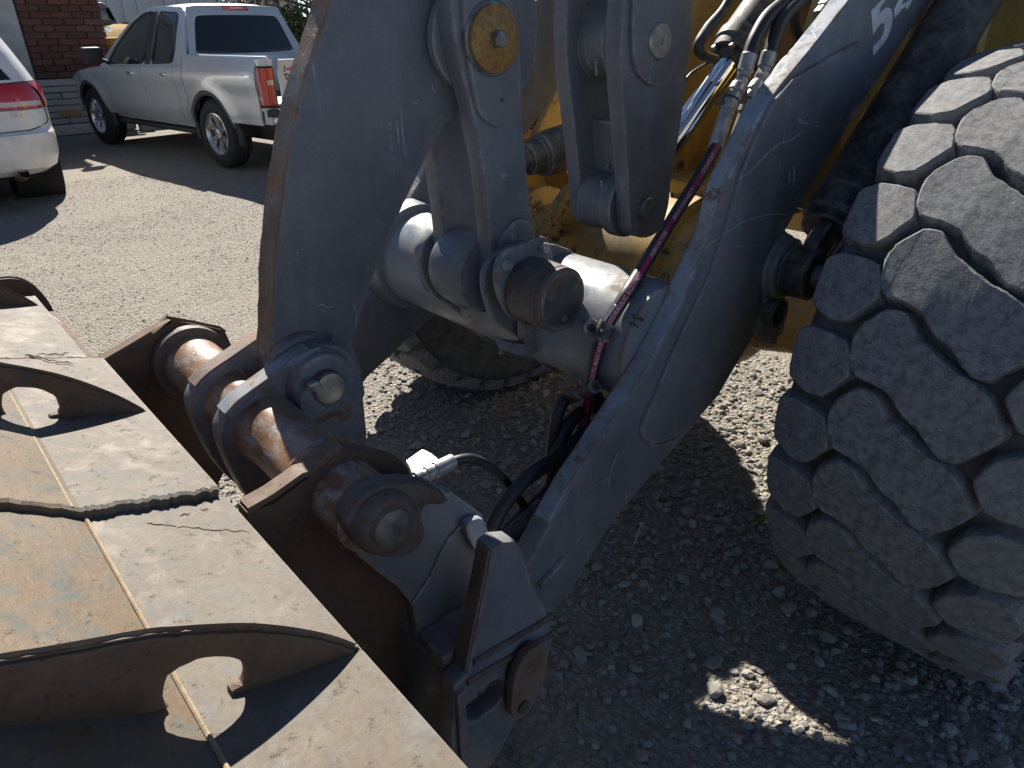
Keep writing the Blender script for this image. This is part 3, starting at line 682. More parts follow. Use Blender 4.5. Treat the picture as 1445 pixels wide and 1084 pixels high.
# ---- coupler between arms and bucket
HX, HZ = atY((525, 730), .80).x, atY((525, 730), .80).z
TRS = M['tube_rust']
ht = lathe_y('coupler_tube', HX, HZ, [(.80, .060), (.925, .062), (.93, .068), (.945, .078), (.955, .072), (.97, .064), (1.10, .063), (1.14, .065), (1.165, .070), (1.24, .065), (1.27, .063), (1.29, .065), (1.315, .070), (1.40, .064), (1.50, .063), (1.545, .064), (1.62, .064)], TRS, LD, 64, 50)
lathe_y('tube_collar', HX, HZ, [(1.562, .064), (1.564, .080), (1.567, .085), (1.590, .085), (1.594, .082), (1.597, .064)], M['brown_cast'], ht, 56)
LUGN = [(340, 566), (376, 540), (413, 513), (440, 495), (465, 487), (489, 495), (504, 518), (511, 548), (516, 590), (518, 625), (512, 680), (450, 730), (400, 740), (360, 715), (336, 680), (320, 645), (312, 615), (322, 588)]
lug_o = cr(xz(LUGN, 1.165), 3)
YLU = 1.165
lug_n = plate_xz('coupler_lug', lug_o, YLU, .048, CW, LD, bev=.004)
lug_f = plate_xz('coupler_lug', lug_o, YLU + .150, .048, CW, LD, bev=.004)
us = xz([(320, 586), (340, 565), (376, 539), (413, 512), (440, 494)], YLU)
strip(cr(us, 4, False), YLU, .048, M['worn_skylit_edge'], lug_n, 'worn_skylit_edge', .002); strip(cr(us, 4, False), YLU + .150, .048, M['rust_edge'], lug_f, 'worn_skylit_edge', .002)
pc = atY((467, 549), YLU - .048); bx_, bz_ = pc.x, pc.z
lathe_y('lug_boss', bx_, bz_, [(YLU - .026, .058), (YLU - .024, .062), (YLU - .012, .064), (YLU, .070)], CW, lug_n, 48)
pin_y('pivot_pin', bx_, bz_, YLU - .048, YLU + .2, .034, M['brown_cast'], LD)
lathe_y('pin_face', bx_, bz_, [(YLU - .0495, .027), (YLU - .048, .031)], M['steel'], LD, 32)
lathe_y('lever_eye', bx_, bz_, [(YB - .020, .066), (YB - .016, .076), (YB - .001, .082)], CW, lever, 56)
kb = xz([(418, 560), (440, 538), (452, 545), (458, 560), (452, 585), (436, 590), (424, 580)], YLU - .03)
plate_xz('pin_keeper', chaikin(kb, 1), YLU - .040, .040, CW, LD, bev=.003)
kq = xz([(434, 546), (450, 537), (458, 548), (446, 556)], YLU - .055); plate_xz('keeper_bolt', chaikin(kq, 1), YLU - .055, .018, M['steel'], LD, bev=.003)
h = atY((469, 479), YB - .02); pin_y('grease_hole', h.x + .004, h.z, YB - .0215, YB - .015, .006, M['black'], lever, .0005, 14)
# near side plate with the eye of the tube
P1 = [(490, 735), (500, 712), (520, 693), (545, 680), (575, 678), (609, 683), (626, 691), (637, 699), (681, 731), (692, 755), (697, 790), (694, 850), (690, 905), (640, 925), (589, 905), (587, 878), (580, 852), (560, 828), (532, 808), (505, 785), (492, 762)]
p1 = plate('coupler_side_plate', P1, .82, .030, CW, LD, bev=.003)
strip(xz([(634, 697), (660, 715), (681, 731)], .82), .82, .03, M['worn_skylit_edge'], p1, 'worn_skylit_edge', .002)
BO = [(489, 742), (496, 722), (510, 703), (528, 690), (550, 683), (580, 682), (610, 687), (628, 697), (634, 708), (622, 716), (604, 716), (598, 730), (603, 750), (596, 772), (578, 787), (552, 791), (524, 784), (502, 768)]
bo = plate('tube_eye', BO, .776, .045, M['brown_cast'], LD, sm=3, bev=.012)
c = atY((552, 744), .752); lathe_y('pin_barrel', c.x, c.z, [(.754, .036), (.755, .043), (.759, .049), (.767, .053), (.82, .055)], M['brown_cast'], LD, 52, 60); pin_y('locking_pin', c.x, c.z, .748, .80, .0355, M['brown_cast'], LD, .005)
lathe_y('pin_face', c.x, c.z, [(.7465, .0275), (.748, .0305)], M['bolt'], LD, 32)
# folded rib and tab on that plate
sweep('weld_bead', [atY(p, .818) for p in [(663, 733), (640, 752), (622, 780), (608, 812), (594, 833), (582, 850)]], .0032, M['worn_skylit_edge'], p1, 8, 4)
plate('plate_tab', [(657, 742), (668, 734), (682, 733), (690, 752), (695, 776), (686, 784), (672, 778), (662, 760)], .800, .018, M['worn_skylit_edge'], LD, sm=2, bev=.003)
# shelf, front beam and outer bracket round the arm end
sA, sB = atY((588, 893), .82), atY((690, 829), .82)
box('coupler_shelf', (sA.x, .742, sA.z - .028), (sB.x + .02, .8185, sA.z), CW, LD, .004)
box('coupler_beam', (sA.x + .001, .742, .10), (sA.x + .035, 1.62, sA.z - .0285), CH, LD, .004)
box('coupler_beam', (sA.x + .001, .855, .12), (sA.x + .16, 1.60, .15), CH, LD, .004)
P2 = [(694, 776), (708, 766), (728, 764), (737, 775), (752, 828), (774, 868), (778, 884), (777, 906), (775, 925), (765, 965), (745, 1000), (728, 1018), (706, 1062), (688, 1088), (670, 1140), (640, 1140), (638, 1040), (640, 968), (660, 952), (668, 905), (684, 830)]
slot = [(657, 1003), (659, 990), (680, 972), (695, 962), (706, 959), (711, 966), (710, 980), (700, 994), (684, 1008), (664, 1020)]
p2 = plate('coupler_bracket', P2, .700, .040, CW, LD, [cr(slot, 2)], bev=.003)
plate('coupler_bracket', P2, 1.80, .040, CW, LD, bev=.003)
for a, b in (((658, 962), (778, 894)), ((667, 934), (777, 869))):
    va, vb = atY(a, .70), atY(b, .70); sweep('weld_bead', [va, va.lerp(vb, .35) + Vector((0, 0, .001)), va.lerp(vb, .7) - Vector((0, 0, .001)), vb], .0075, M['brown_cast'], p2, 10, 5)
wv = xz([(660, 950), (668, 905), (684, 830), (694, 778)], .70); strip(cr(wv, 4, False), .70, .04, M['rust_edge'], p2, 'rusted_edge', .003)
va, vb = atY((648, 972), .70), atY((648, 1140), .70); box('bracket_flange', (va.x - .012, .690, .03), (va.x + .006, .742, va.z), CW, LD, .003)
KP2 = [(722, 1002), (725, 965), (734, 938), (748, 920), (762, 912), (771, 918), (773, 935), (770, 955), (760, 982), (746, 1006), (733, 1016), (725, 1013)]
kq = plate('keeper_plate', KP2, .672, .020, M['rust_edge'], LD, sm=2, bev=.003)
c = atY((748, 941), .671); lathe_y('keeper_hole', c.x, c.z, [(.6712, .013), (.6735, .004)], M['steel'], kq, 20, caps=False); pin_y('grease_hole', c.x, c.z, .6708, .673, .004, M['black'], kq, .0004, 12)
c = atY((738, 997), .671); pin_y('keeper_bolt', c.x, c.z, .664, .673, .014, M['brown_cast'], kq, .002, 20)

# ---- hoses and fittings
HS = M['hose']
def hpts(l, r=.014):
    return [off_tube(atY((a, b), y), r) for a, b, y in l]
RED = [(1010, 208, .955), (985, 252, .942), (958, 295, .928), (930, 340, .912), (904, 383, .890), (890, 405, .869), (878, 424, .866), (856, 460, .868), (845, 490, .873), (837, 520, .888), (831, 548, .915), (827, 578, .930), (819, 610, .930), (803, 648, .925), (782, 682, .92), (750, 715, .91), (722, 742, .90), (700, 764, .89)]
def tube_hit(p, r=0.0):            # where the sight line meets the cross tube, r proud of it
    d = ray(p); a = d[0] ** 2 + d[2] ** 2; b = 2 * (-d[0] * CTX + d[2] * (CAMH - CTZ)); c = CTX ** 2 + (CAMH - CTZ) ** 2 - (CTR + r) ** 2
    t = (-b - math.sqrt(max(0, b * b - 4 * a * c))) / (2 * a); return Vector((d[0] * t, d[1] * t, CAMH + d[2] * t))
rp = hpts(RED, .0150); rhose = sweep('hose', rp, .0145, HS, LD, 18, 8)
RP = cr(rp, 8, False); CAMV = Vector((0, 0, CAMH))
def hose_stripe(P, r, w, lift, parent, mat, off=-.15):
    F = frames(P); v, f = [], []
    for p, t, a, b in F:
        d = (CAMV - p); d = (d - t * d.dot(t)).normalized(); e = t.cross(d)
        for q in (-w, -w / 3, w / 3, w):
            an = q + off; v.append(p + (d * math.cos(an) + e * math.sin(an)) * (r + lift))
    for i in range(len(F) - 1):
        for k in range(3): f.append((i * 4 + k, i * 4 + k + 1, i * 4 + 5 + k, i * 4 + 4 + k))
    return mesh('hose_stripe', v, f, mat, parent, 60)
hose_stripe(RP, .0145, .38, .0006, rhose, M['stripe'])
def hose_print(P, r, s, size, d0, parent, off=-.15):
    """lettering laid on the hose, reading up along it"""
    F = frames(P); L = [0.0]
    for i in range(1, len(F)): L.append(L[-1] + (F[i][0] - F[i - 1][0]).length)
    tot = L[-1]; me = text_mesh(s, size, 0, bold=size * .012)
    bm = bmesh.new(); bm.from_mesh(me); bmesh.ops.triangulate(bm, faces=bm.faces)
    for v in bm.verts:
        s_ = tot - d0 - v.co.x; i = int(np.searchsorted(L, s_)) ; i = min(max(i, 1), len(F) - 1); k = (s_ - L[i - 1]) / (L[i] - L[i - 1])
        p = F[i - 1][0].lerp(F[i][0], k); t = F[i - 1][1].lerp(F[i][1], k).normalized()
        d = CAMV - p; d = (d - t * d.dot(t)).normalized(); e = t.cross(d)
        an = off + (v.co.y - size * .36) / r
        v.co = p + (d * math.cos(an) + e * math.sin(an)) * (r + .0012)
    bm.to_mesh(me); bm.free(); o = link_obj('hose_print', me, M['print'], parent); return o
RTOT = sum((RP[i + 1] - RP[i]).length if hasattr(RP[i], 'length') else (Vector(RP[i + 1]) - Vector(RP[i])).length for i in range(len(RP) - 1))
for s_, fr_ in (('SAE 100R2 AT  2B', .03), ('SAE 100R2', .20), ('3350 PSI MAX W.P.', .425), ('HYDRAULIC EQUIPMENT', .535), ('AGRICULTURE', .70), ('MSHA DIEHARD\u2122', .80), ('DYNAFLEX', .925)):
    hose_print(RP, .0145, s_, .0125, fr_ * RTOT, rhose)
def chain(px, prof, mat, parent=None, nm='hose_fitting', n=24):
    """fitting along a pixel segment with its own stations"""
    a, b = hpts([px[0]], .02)[0], hpts([px[1]], .02)[0]; L = (b - a).length
    return rod(nm, a, b, [(d * L, r) for d, r in prof], mat, parent or LD, n)
PL = M['plated']
sweep('hose', hpts([(1150, -45, .99), (1108, 2, .98), (1083, 25, .975), (1066, 54, .97), (1057, 80, .965)]), .0172, HS, LD, 16)
sweep('hose', hpts([(1168, -45, .97), (1127, 2, .96), (1104, 27, .955), (1093, 54, .95), (1086, 78, .945)]), .0172, HS, LD, 16)
chain([(1058, 76, .965), (1049, 108, .963)], [(0, .0165), (.05, .0185), (.75, .0185), (.78, .016), (1, .015)], PL)
chain([(1049, 107, .963), (1043, 122, .962)], [(0, .012), (.3, .012), (.35, .0165), (.9, .0165), (1, .013)], PL, n=6)
chain([(1044, 118, .962), (1033, 140, .961)], [(0, .0135), (.1, .018), (.5, .020), (.6, .016), (.7, .019), (1, .019)], PL)
chain([(1032, 141, .961), (1022, 168, .960)], [(0, .018), (.2, .0195), (.45, .0195), (.5, .016), (.62, .016), (.66, .0185), (1, .0185)], PL, n=6)
chain([(1023, 165, .960), (1009, 210, .960)], [(0, .015), (.06, .0175), (.5, .0175), (.9, .0185), (1, .0165)], PL)
chain([(1086, 74, .945), (1078, 101, .944)], [(0, .0165), (.05, .0185), (.75, .0185), (.78, .016), (1, .015)], PL)
chain([(1078, 100, .944), (1070, 118, .943)], [(0, .012), (.2, .0165), (.8, .0165), (1, .013)], PL, n=6)
chain([(1071, 115, .943), (1058, 142, .942)], [(0, .0135), (.2, .018), (.5, .0195), (.6, .016), (.75, .019), (1, .019)], PL)
chain([(1057, 143, .942), (1040, 195, .940)], [(0, .018), (.3, .0195), (.33, .016), (1, .017)], PL, n=12)
ba, bb = atY((1016, 137), .975), atY((1074, 134), .925); dba = (bb - ba)
prism('bulkhead_plate', [ba + Vector((-.02, 0, -.012)), ba + Vector((.03, 0, .015)), bb + Vector((.03, 0, .015)), bb + Vector((-.02, 0, -.012))], (.002, 0, -.006), M['brown_cast'], LD, .001)
sweep('hose', [atY((1185, 10), 1.0), atY((1150, 48), 1.0), atY((1120, 78), .99), atY((1098, 104), .98), atY((1080, 140), .98)], .016, HS, LD, 14)
rod('hose_fitting', atY((1168, 5), .985), atY((1148, 30), .985), [(0, .02), (.022, .02), (.024, .016), (.05, .016)], M['steel'], LD, 6)
sweep('hose', [atY((1120, 10), 1.06), atY((1123, 40), 1.06), atY((1132, 60), 1.05)], .013, HS, LD, 12)
# tube clamp with a white tie, and an eye welded beside it
pc_ = tube_hit((852, 466), .015)
i0 = min(range(len(RP)), key=lambda i: (Vector(RP[i]) - pc_).length)
clampd = sweep('hose_clamp', [RP[i0 - 3], RP[i0], RP[i0 + 3]], .0185, M['black'], LD, 16, 3)
va, vb, vc = tube_hit((849, 468), .036), tube_hit((853, 452), .034), tube_hit((868, 430), .046)
sweep('cable_tie', [va, vb, vc], .0032, M['tie'], LD, 6, 3)
sweep('cable_tie', [tube_hit((842, 474), .03), tube_hit((847, 461), .032)], .0055, M['tie'], LD, 6, 1)
e0 = tube_hit((833, 461), .0); e1 = e0 + (CAMV - e0).normalized() * .045 + Vector((-.005, -.01, 0))
rod('weld_eye', e0, e1, [(-.03, .018), (.030, .018), (.034, .0165), (.034, .009), (.018, .009)], CW, LD, 28)
# oval weld scars on the tube
for a, b in (((893, 446), (908, 452)), ((890, 456), (903, 461))):
    sweep('weld_bead', [tube_hit(a, .001), tube_hit(b, .001)], .004, M['brown_cast'], ctube, 8, 1)
# lower bundle
def hz(l, r, mat=HS): return sweep('hose', [off_tube(atY((a, b), y), r) for a, b, y in l], r, mat, LD, 14, 6)
hz([(808, 557, .955), (792, 572, .95), (783, 604, .945), (778, 640, .94), (774, 675, .935), (765, 720, .93)], .0145)
hz([(846, 556, .93), (812, 590, .935), (796, 622, .935), (788, 660, .93), (776, 700, .92), (752, 742, .91)], .012)
hz([(826, 577, .935), (803, 598, .93), (787, 634, .925), (778, 672, .92), (770, 715, .915)], .0150)
hz([(872, 568, .90), (850, 590, .905), (818, 612, .91), (798, 630, .915), (788, 645, .92)], .008)
hz([(838, 598, .90), (818, 625, .90), (788, 646, .90), (752, 668, .895), (722, 698, .89), (702, 728, .885), (690, 758, .88), (680, 800, .87)], .0165)
hz([(757, 700, .925), (735, 728, .92), (712, 752, .915), (690, 775, .91)], .011)
hz([(765, 715, .885), (738, 740, .88), (712, 765, .875)], .020, M['black'])
rod('hose_fitting', off_tube(atY((802, 561), .955), .02), off_tube(atY((866, 534), .96), .02), [(0, .013), (.004, .0165), (.045, .0165), (.048, .013), (.075, .013), (.077, .0155), (.10, .0155)], M['black'], LD, 20)
rod('hose_fitting', off_tube(atY((822, 580), .935), .02), off_tube(atY((876, 560), .94), .02), [(0, .013), (.004, .0165), (.04, .0165), (.043, .018), (.06, .018), (.062, .014), (.08, .014)], M['black'], LD, 20)
TI = M['tie']
rod('tie_mount', atY((858, 536), .93), atY((879, 521), .93), [(0, .005), (.001, .0058), (.032, .0058), (.033, .005)], M['steel'], LD, 12)
sweep('cable_tie', [atY((877, 523), .93), atY((891, 512), .925)], .0022, TI, LD, 6, 1)
q = atY((873, 538), .925); rod('tie_mount', q, q + (CAMV - q).normalized() * .02, [(0, .012), (.018, .012), (.02, .010), (.02, .004)], M['steel'], LD, 18)
sweep('cable_tie', [atY((880, 536), .925), atY((884, 545), .92), atY((872, 554), .92), atY((866, 552), .92)], .0035, TI, LD, 6, 3)
sweep('cable_tie', [atY((818, 550), .945), atY((824, 546), .945)], .005, TI, LD, 6, 1)
# lit connector plate behind the near ear, with its hose
Yc_ = .985
tz = atY((598, 652), Yc_).z
tp = [atZ(p, tz) for p in ((572, 650), (596, 633), (610, 640), (623, 651), (600, 662), (582, 671), (578, 660))]
prism('connector_plate', tp, (0, 0, -.008), M['steel'], LD, .002)
ca_, cb_ = atY((572, 684), Yc_ - .03), atY((640, 651), Yc_ - .03)
L = (cb_ - ca_).length
rod('hose_fitting', ca_, cb_, [(0, .010), (.2 * L, .010), (.21 * L, .016), (.34 * L, .016), (.35 * L, .012), (.42 * L, .012), (.43 * L, .0155), (.52 * L, .0155), (.53 * L, .0135), (.60 * L, .0135), (.61 * L, .0165), (.98 * L, .0165), (L, .013)], PL, LD, 16)
hz([(638, 652, .955), (652, 648, .95), (668, 648, .945), (690, 658, .94), (712, 677, .93), (733, 705, .92), (748, 733, .91), (758, 765, .90)], .0105)

# ================================================================== BUCKET
BK = root('loader_bucket', 'rusty brown loader bucket with arched braces across its back, in front of the machine', 'bucket', (.0, 1.2, 0))
MB_, MW, MG, ME = M['bucket'], M['bucket_worn'], M['gusset'], M['ear']
EX, EZ = .250, .838; FX, FZ = atY((273, 1002), .545).x, atY((273, 1002), .545).z
sl = math.tan(R(36.0)); BX = -.32; BZ = FZ + (FX - BX) * sl
def bucket_strip(ya, yb, lift, seed, rough_end=True, dx=0.0):
    rnd = random.Random(seed); ex_, fx_, bx_s = EX + dx, FX + dx, BX + dx
    for nm, (xa, za), (xb, zb), mat, nseg in (('back_plate', (ex_, EZ), (fx_, FZ), MB_, 40), ('spill_plate', (fx_, FZ), (bx_s, BZ), MW, 40)):
        t = Vector((xb - xa, 0, zb - za)).normalized(); n = Vector((-t.z, 0, t.x)); 
        if n.z < 0: n = -n
        v, f = [], []
        for i in range(nseg + 1):
            k = i / nseg; p = Vector((xa, 0, za)).lerp(Vector((xb, 0, zb)), k) + n * lift
            jx = 0.0
            j = (rnd.uniform(-.004, .004) + .006 * mnoise.noise((k * 14, seed, .3))) if rough_end else 0
            jr = .0025 * rnd.random() if rough_end else 0
            q = p - n * .026
            for y, w in ((ya + j, p - n * .003), (ya + j + .005 + jr, p), (ya + .016, p), (yb, p), (yb, q), (ya + j * .4, q)): v.append((w.x, y, w.z))
        for i in range(nseg):
            for c in range(6):
                d = (c + 1) % 6; f.append((i * 6 + c, (i + 1) * 6 + c, (i + 1) * 6 + d, i * 6 + d))
        f += [(0, 1, 2, 3, 4, 5)[::-1], tuple(range(nseg * 6, nseg * 6 + 6))]
        o = mesh(nm, v, f, mat, BK, None); bm = bmesh.new(); bm.from_mesh(o.data); bmesh.ops.recalc_face_normals(bm, faces=bm.faces); bm.to_mesh(o.data); bm.free(); smooth_by_angle(o.data, 12)
    w = [(fx_, y, FZ + lift + .0015 + .0012 * mnoise.noise((y * 60, 1, 2))) for y in np.linspace(ya + .004, yb, 40)]
    sweep('weld_bead', w, .0030, M['bucket_weld'], BK, 8, 1)
M['bucket_weld'] = rusty('pale_weld', (.22, .15, .085), (.32, .25, .16), (.26, .19, .12), .7, 9)
bucket_strip(.08, .945, 0.0, 3, False); bucket_strip(.945, 1.585, .018, 5, True, -.010); bucket_strip(1.585, 2.12, .028, 9, True, -.040)
# gouges torn into the plate
def gouge(pts, w):
    o = sweep('gouge', pts, w, MG, BK, 6, 4); return o
nA = Vector((EZ - FZ, 0, EX - FX)).normalized(); nA = Vector((abs(EZ - FZ), 0, abs(EX - FX))).normalized()
def onA(p, lift=0.0):
    d = ray(p); o = Vector((0, 0, CAMH)); P0 = Vector((EX, 0, EZ)) + nA * lift; t = (P0 - o).dot(nA) / Vector(d).dot(nA); return o + Vector(d) * t
rg_ = random.Random(21)
def torn(a, b, n, lift, w):
    P = [(a[0] + (b[0] - a[0]) * i / n + rg_.uniform(-1, 1), a[1] + (b[1] - a[1]) * i / n + rg_.uniform(-1.6, 1.6)) for i in range(n + 1)]
    sweep('gouge', [onA(p, lift) for p in P], [w * .4] + [w * rg_.uniform(.6, 1.2) for _ in range(n - 1)] + [w * .3], MG, BK, 5, 2)
torn((208, 738), (250, 744), 8, .0002, .0013); torn((250, 744), (352, 750), 16, .0002, .0012); torn((254, 727), (268, 725), 4, .0002, .0016); torn((282, 719), (294, 718), 4, .0002, .0014)
torn((34, 501), (103, 513), 10, .0188, .0016); torn((52, 500), (98, 499), 7, .0188, .0012)
# outside skin of the shell below the lip
shell = [(EX, EZ - .030), (.215, .62), (.13, .36), (-.02, .16), (-.25, .06), (-1.0, .03)]
sh = cr(shell, 6, False); v, f = [], []
for x, z in sh:
    for y in (.08, 2.12): v.append((x, y, z))
for x, z in sh[::-1]:
    for y in (.08, 2.12): v.append((x - .02, y, z + .012))
n = len(sh) * 2
for i in range(n): a, b = i * 2, ((i + 1) % n) * 2; f.append((a, b, b + 1, a + 1))
o = mesh('shell', v, f, ME, BK, 40)
prism('cutting_edge', [(-1.0, .06, .012), (-1.3, .06, .012), (-1.28, .06, .03), (-1.0, .06, .06)], (0, 2.08, 0), M['steel'], BK, .003)
# side plates
sp_px = [(-30, 402), (0, 397), (22, 396), (42, 402), (58, 416), (71, 434), (80, 457), (82, 470)]
so = xz(sp_px, 2.121); so = cr(so, 3, False)
side_o = so + [(.30, .60), (.16, .34), (.0, .14), (-.25, .04), (-1.0, .02), (-1.15, .10), (-.75, .8), (-.42, 1.2)]
plate_xz('side_plate', side_o, 2.121, .03, ME, BK, bev=.003)
strip(so, 2.121, .03, MB_, BK, 'side_lip', .003)
plate_xz('side_plate', [(.26, .80), (.16, .34), (.0, .14), (-.25, .04), (-1.0, .02), (-1.15, .10), (-.75, .8), (-.42, 1.2), (-.3, 1.2), (.05, .88)], .05, .03, ME, BK, bev=.003)
# arched braces with a burnt-out hole each
G_TOP = [(507, 922), (500, 918), (470, 908), (430, 900), (390, 895), (350, 893), (300, 895), (250, 899), (215, 902), (150, 914), (60, 931), (0, 941), (-110, 965)]
G_HOLE = [(238, 1000), (231, 985), (233, 962), (245, 949), (265, 937), (290, 930), (318, 928), (338, 932), (347, 943), (348, 957), (344, 967), (333, 973), (326, 980), (332, 988), (340, 992)]
g_top = cr(xz(G_TOP, .545), 3, False); g_hole = cr(xz(G_HOLE, .545), 2, False)
tE = Vector((EX - FX, EZ - FZ)); dB = (BX, BZ)
def gusset(y, lift, seed, dx=0.0):
    rnd = random.Random(seed)
    top = [(x, z + lift) for x, z in g_top]; top = [(x + rnd.uniform(-.0008, .0008), z + rnd.uniform(-.0012, .0012)) for x, z in top]
    lastx = top[-1][0]
    base_l = [(lastx - .01, FZ + (FX - lastx + .01) * sl + lift), (FX - .045, FZ + .045 * sl + lift - .004)]
    hole = [(x + rnd.uniform(-.001, .001), z + lift + rnd.uniform(-.001, .001)) for x, z in g_hole]
    base_r = [(EX - .03, EZ + .03 * (FZ - EZ) / (EX - FX) + lift - .004), (EX - .004, EZ + lift - .002)]
    return plate_xz('brace', [(x + dx, z) for x, z in top + base_l + hole + base_r], y, .013, MG, BK, bev=.002)
gs = []
for y, lf, sd, dx in ((.545, 0, 1, 0), (1.268, .018, 2, -.010), (2.00, .028, 3, -.040)):
    g = gusset(y, lf, sd, dx); gs.append(g)
    strip([(x + dx, z + lf) for x, z in g_top], y, .013, MB_, g, 'brace_edge', .0012)
# ears that hook on to the coupler tube
EAR_N = [(349, 724), (388, 711), (430, 679), (440, 672), (452, 661), (468, 648), (485, 633), (521, 639), (566, 650), (576, 660), (582, 685), (600, 760), (605, 860), (590, 1000), (520, 1030), (430, 960), (360, 800)]
ear_n = plate('hook_ear', EAR_N, .88, .040, ME, BK, bev=.003)
strip(xz([(353, 722), (388, 702), (430, 672), (442, 669), (454, 657), (470, 642), (485, 632)], .88), .88, .04, MG, ear_n, 'ear_edge', .004)
EAR_F = [(142, 515), (180, 493), (215, 472), (242, 456), (280, 462), (319, 470), (329, 492), (335, 560), (320, 660), (290, 720), (240, 700), (200, 640), (165, 570)]
ear_f = plate('hook_ear', EAR_F, 1.60, .040, ME, BK, bev=.003)
strip(xz([(142, 513), (180, 491), (215, 470), (242, 454), (280, 461), (319, 469)], 1.60), 1.60, .04, MG, ear_f, 'ear_edge', .003)

# ================================================================== VEHICLE HELPERS
def carpaint(name, c, metal=0.0, rough=.32, coat=.8):
    t = NT(name); f = t.noise(2.2, 4); d = t.ramp(t.noise(9, 5, .65), .45, .7, 0, .22)
    cc = t.mix(t.ramp(f, .3, .7), tuple(x * .94 for x in c), c); cc = t.mix(d, cc, (.34, .31, .27))
    t.out(cc, t.ramp(f, .3, .7, rough, rough + .08), metal, .5)
    t.b.inputs['Coat Weight'].default_value = coat; t.b.inputs['Coat Roughness'].default_value = .08
    return t.m
M['silver'] = carpaint('silver_car_paint', (.52, .54, .56), .35, .32)
M['white'] = carpaint('white_car_paint', (.74, .73, .70), 0, .35)
M['trim'] = simple('black_plastic_trim', (.030, .030, .032), .6, 0, .25, 20)
M['grey_trim'] = simple('grey_plastic_trim', (.10, .105, .11), .5)
def glass_mat(name, c, rough=.06):
    t = NT(name); t.out(c, rough, 0, .7); return t.m
M['tint'] = glass_mat('tinted_glass', (.012, .014, .016))
M['rubber_seal'] = simple('rubber_seal', (.012, .012, .013), .6)
def lens(name, c, emi=0):
    t = NT(name); f = t.n('ShaderNodeTexChecker'); t.link(t.tc.outputs['Object'], f.inputs['Vector']); f.inputs['Scale'].default_value = 60
    t.out(t.mix(f.outputs['Fac'], tuple(x * .8 for x in c), c), .12, 0, .6); t.b.inputs['Coat Weight'].default_value = 1; return t.m
M['red_lens'] = lens('red_lamp_lens', (.50, .012, .014)); M['clear_lens'] = lens('clear_lamp_lens', (.62, .50, .44)); M['amber'] = lens('amber_lens', (.5, .12, .01))
M['alloy'] = simple('alloy_wheel', (.62, .62, .61), .28, .85, .05)
M['bright'] = simple('chrome_trim', (.75, .76, .78), .12, 1.0, .03)
M['darkwell'] = simple('dark_underbody', (.012, .012, .012), .9)
M['exhaust'] = rusty('exhaust_rust', (.16, .085, .04), (.25, .15, .08), (.2, .16, .12), .7, 6)

def wheel(parent, x, y, r, w, side, spokes=6, rimr=None, name='wheel'):
    """side=+1: outer face towards +y (vehicle frame)"""
    rimr = rimr or r * .60
    o = lathe_y(name, 0, 0, [(-w / 2 + .02, rimr), (-w / 2, rimr + .02), (-w / 2 - .005, r - .09), (-w / 2 + .012, r - .03), (-w / 2 + .035, r - .006), (-w * .22, r), (-w * .21, r - .011), (-w * .17, r - .011), (-w * .16, r), (-w * .04, r + .002), (-w * .03, r - .011), (w * .03, r - .011), (w * .04, r + .002), (w * .16, r), (w * .17, r - .011), (w * .21, r - .011), (w * .22, r), (w / 2 - .035, r - .006), (w / 2 - .012, r - .03), (w / 2 + .005, r - .09), (w / 2, rimr + .02), (w / 2 - .02, rimr)], M['carrubber'], None, 60, 40, caps=False)
    o.parent = parent; o.location = (x, y, r)
    f = side * (w / 2 - .012)
    rim = lathe_y('rim', 0, 0, [(f, rimr + .004), (f + side * .004, rimr - .006), (f - side * .01, rimr - .018), (f - side * .06, rimr - .03), (-f, rimr - .02)], M['alloy'], o, 56, 40, caps=False)
    lathe_y('brake_disc', 0, 0, [(f - side * .10, rimr - .035), (f - side * .105, .02)], M['darkwell'], rim, 36, caps=False)
    v, fc = [], []
    for k in range(spokes):
        for d in (-.17, .17):
            a0 = 2 * math.pi * k / spokes + math.pi / 2; a1 = a0 + d * 1.25
            pts = []
            for rr, ww, dep in ((.05, .020, -.030), (rimr * .55, .017, -.022), (rimr - .012, .022, -.012)):
                a = a0 + (a1 - a0) * (rr / rimr); cx, cz = rr * math.cos(a), rr * math.sin(a); tx, tz = -math.sin(a), math.cos(a)
                for sgn, dd in ((-1, -.028), (-.55, 0), (.55, 0), (1, -.028)): pts.append((cx + tx * ww * sgn, f + side * (dep + dd), cz + tz * ww * sgn))
            i0 = len(v); v += pts
            for q in range(2):
                for c in range(3): fc.append((i0 + q * 4 + c, i0 + q * 4 + c + 1, i0 + q * 4 + 5 + c, i0 + q * 4 + 4 + c))
    sp = mesh('spokes', v, fc, M['alloy'], o, None); bm = bmesh.new(); bm.from_mesh(sp.data); bmesh.ops.recalc_face_normals(bm, faces=bm.faces); bm.to_mesh(sp.data); bm.free(); smooth_by_angle(sp.data, 40)
    lathe_y('hub_cap', 0, 0, [(f - side * .03, .058), (f - side * .012, .052), (f - side * .006, .03), (f - side * .005, .001)], M['alloy'], o, 24, caps=False)
    for k in range(6):
        a = 2 * math.pi * (k + .5) / 6; hexnut('wheel_nut', (.07 * math.cos(a), f - side * .045, .07 * math.sin(a)), (0, side, 0), .010, .022, M['trim'], o)
    return o
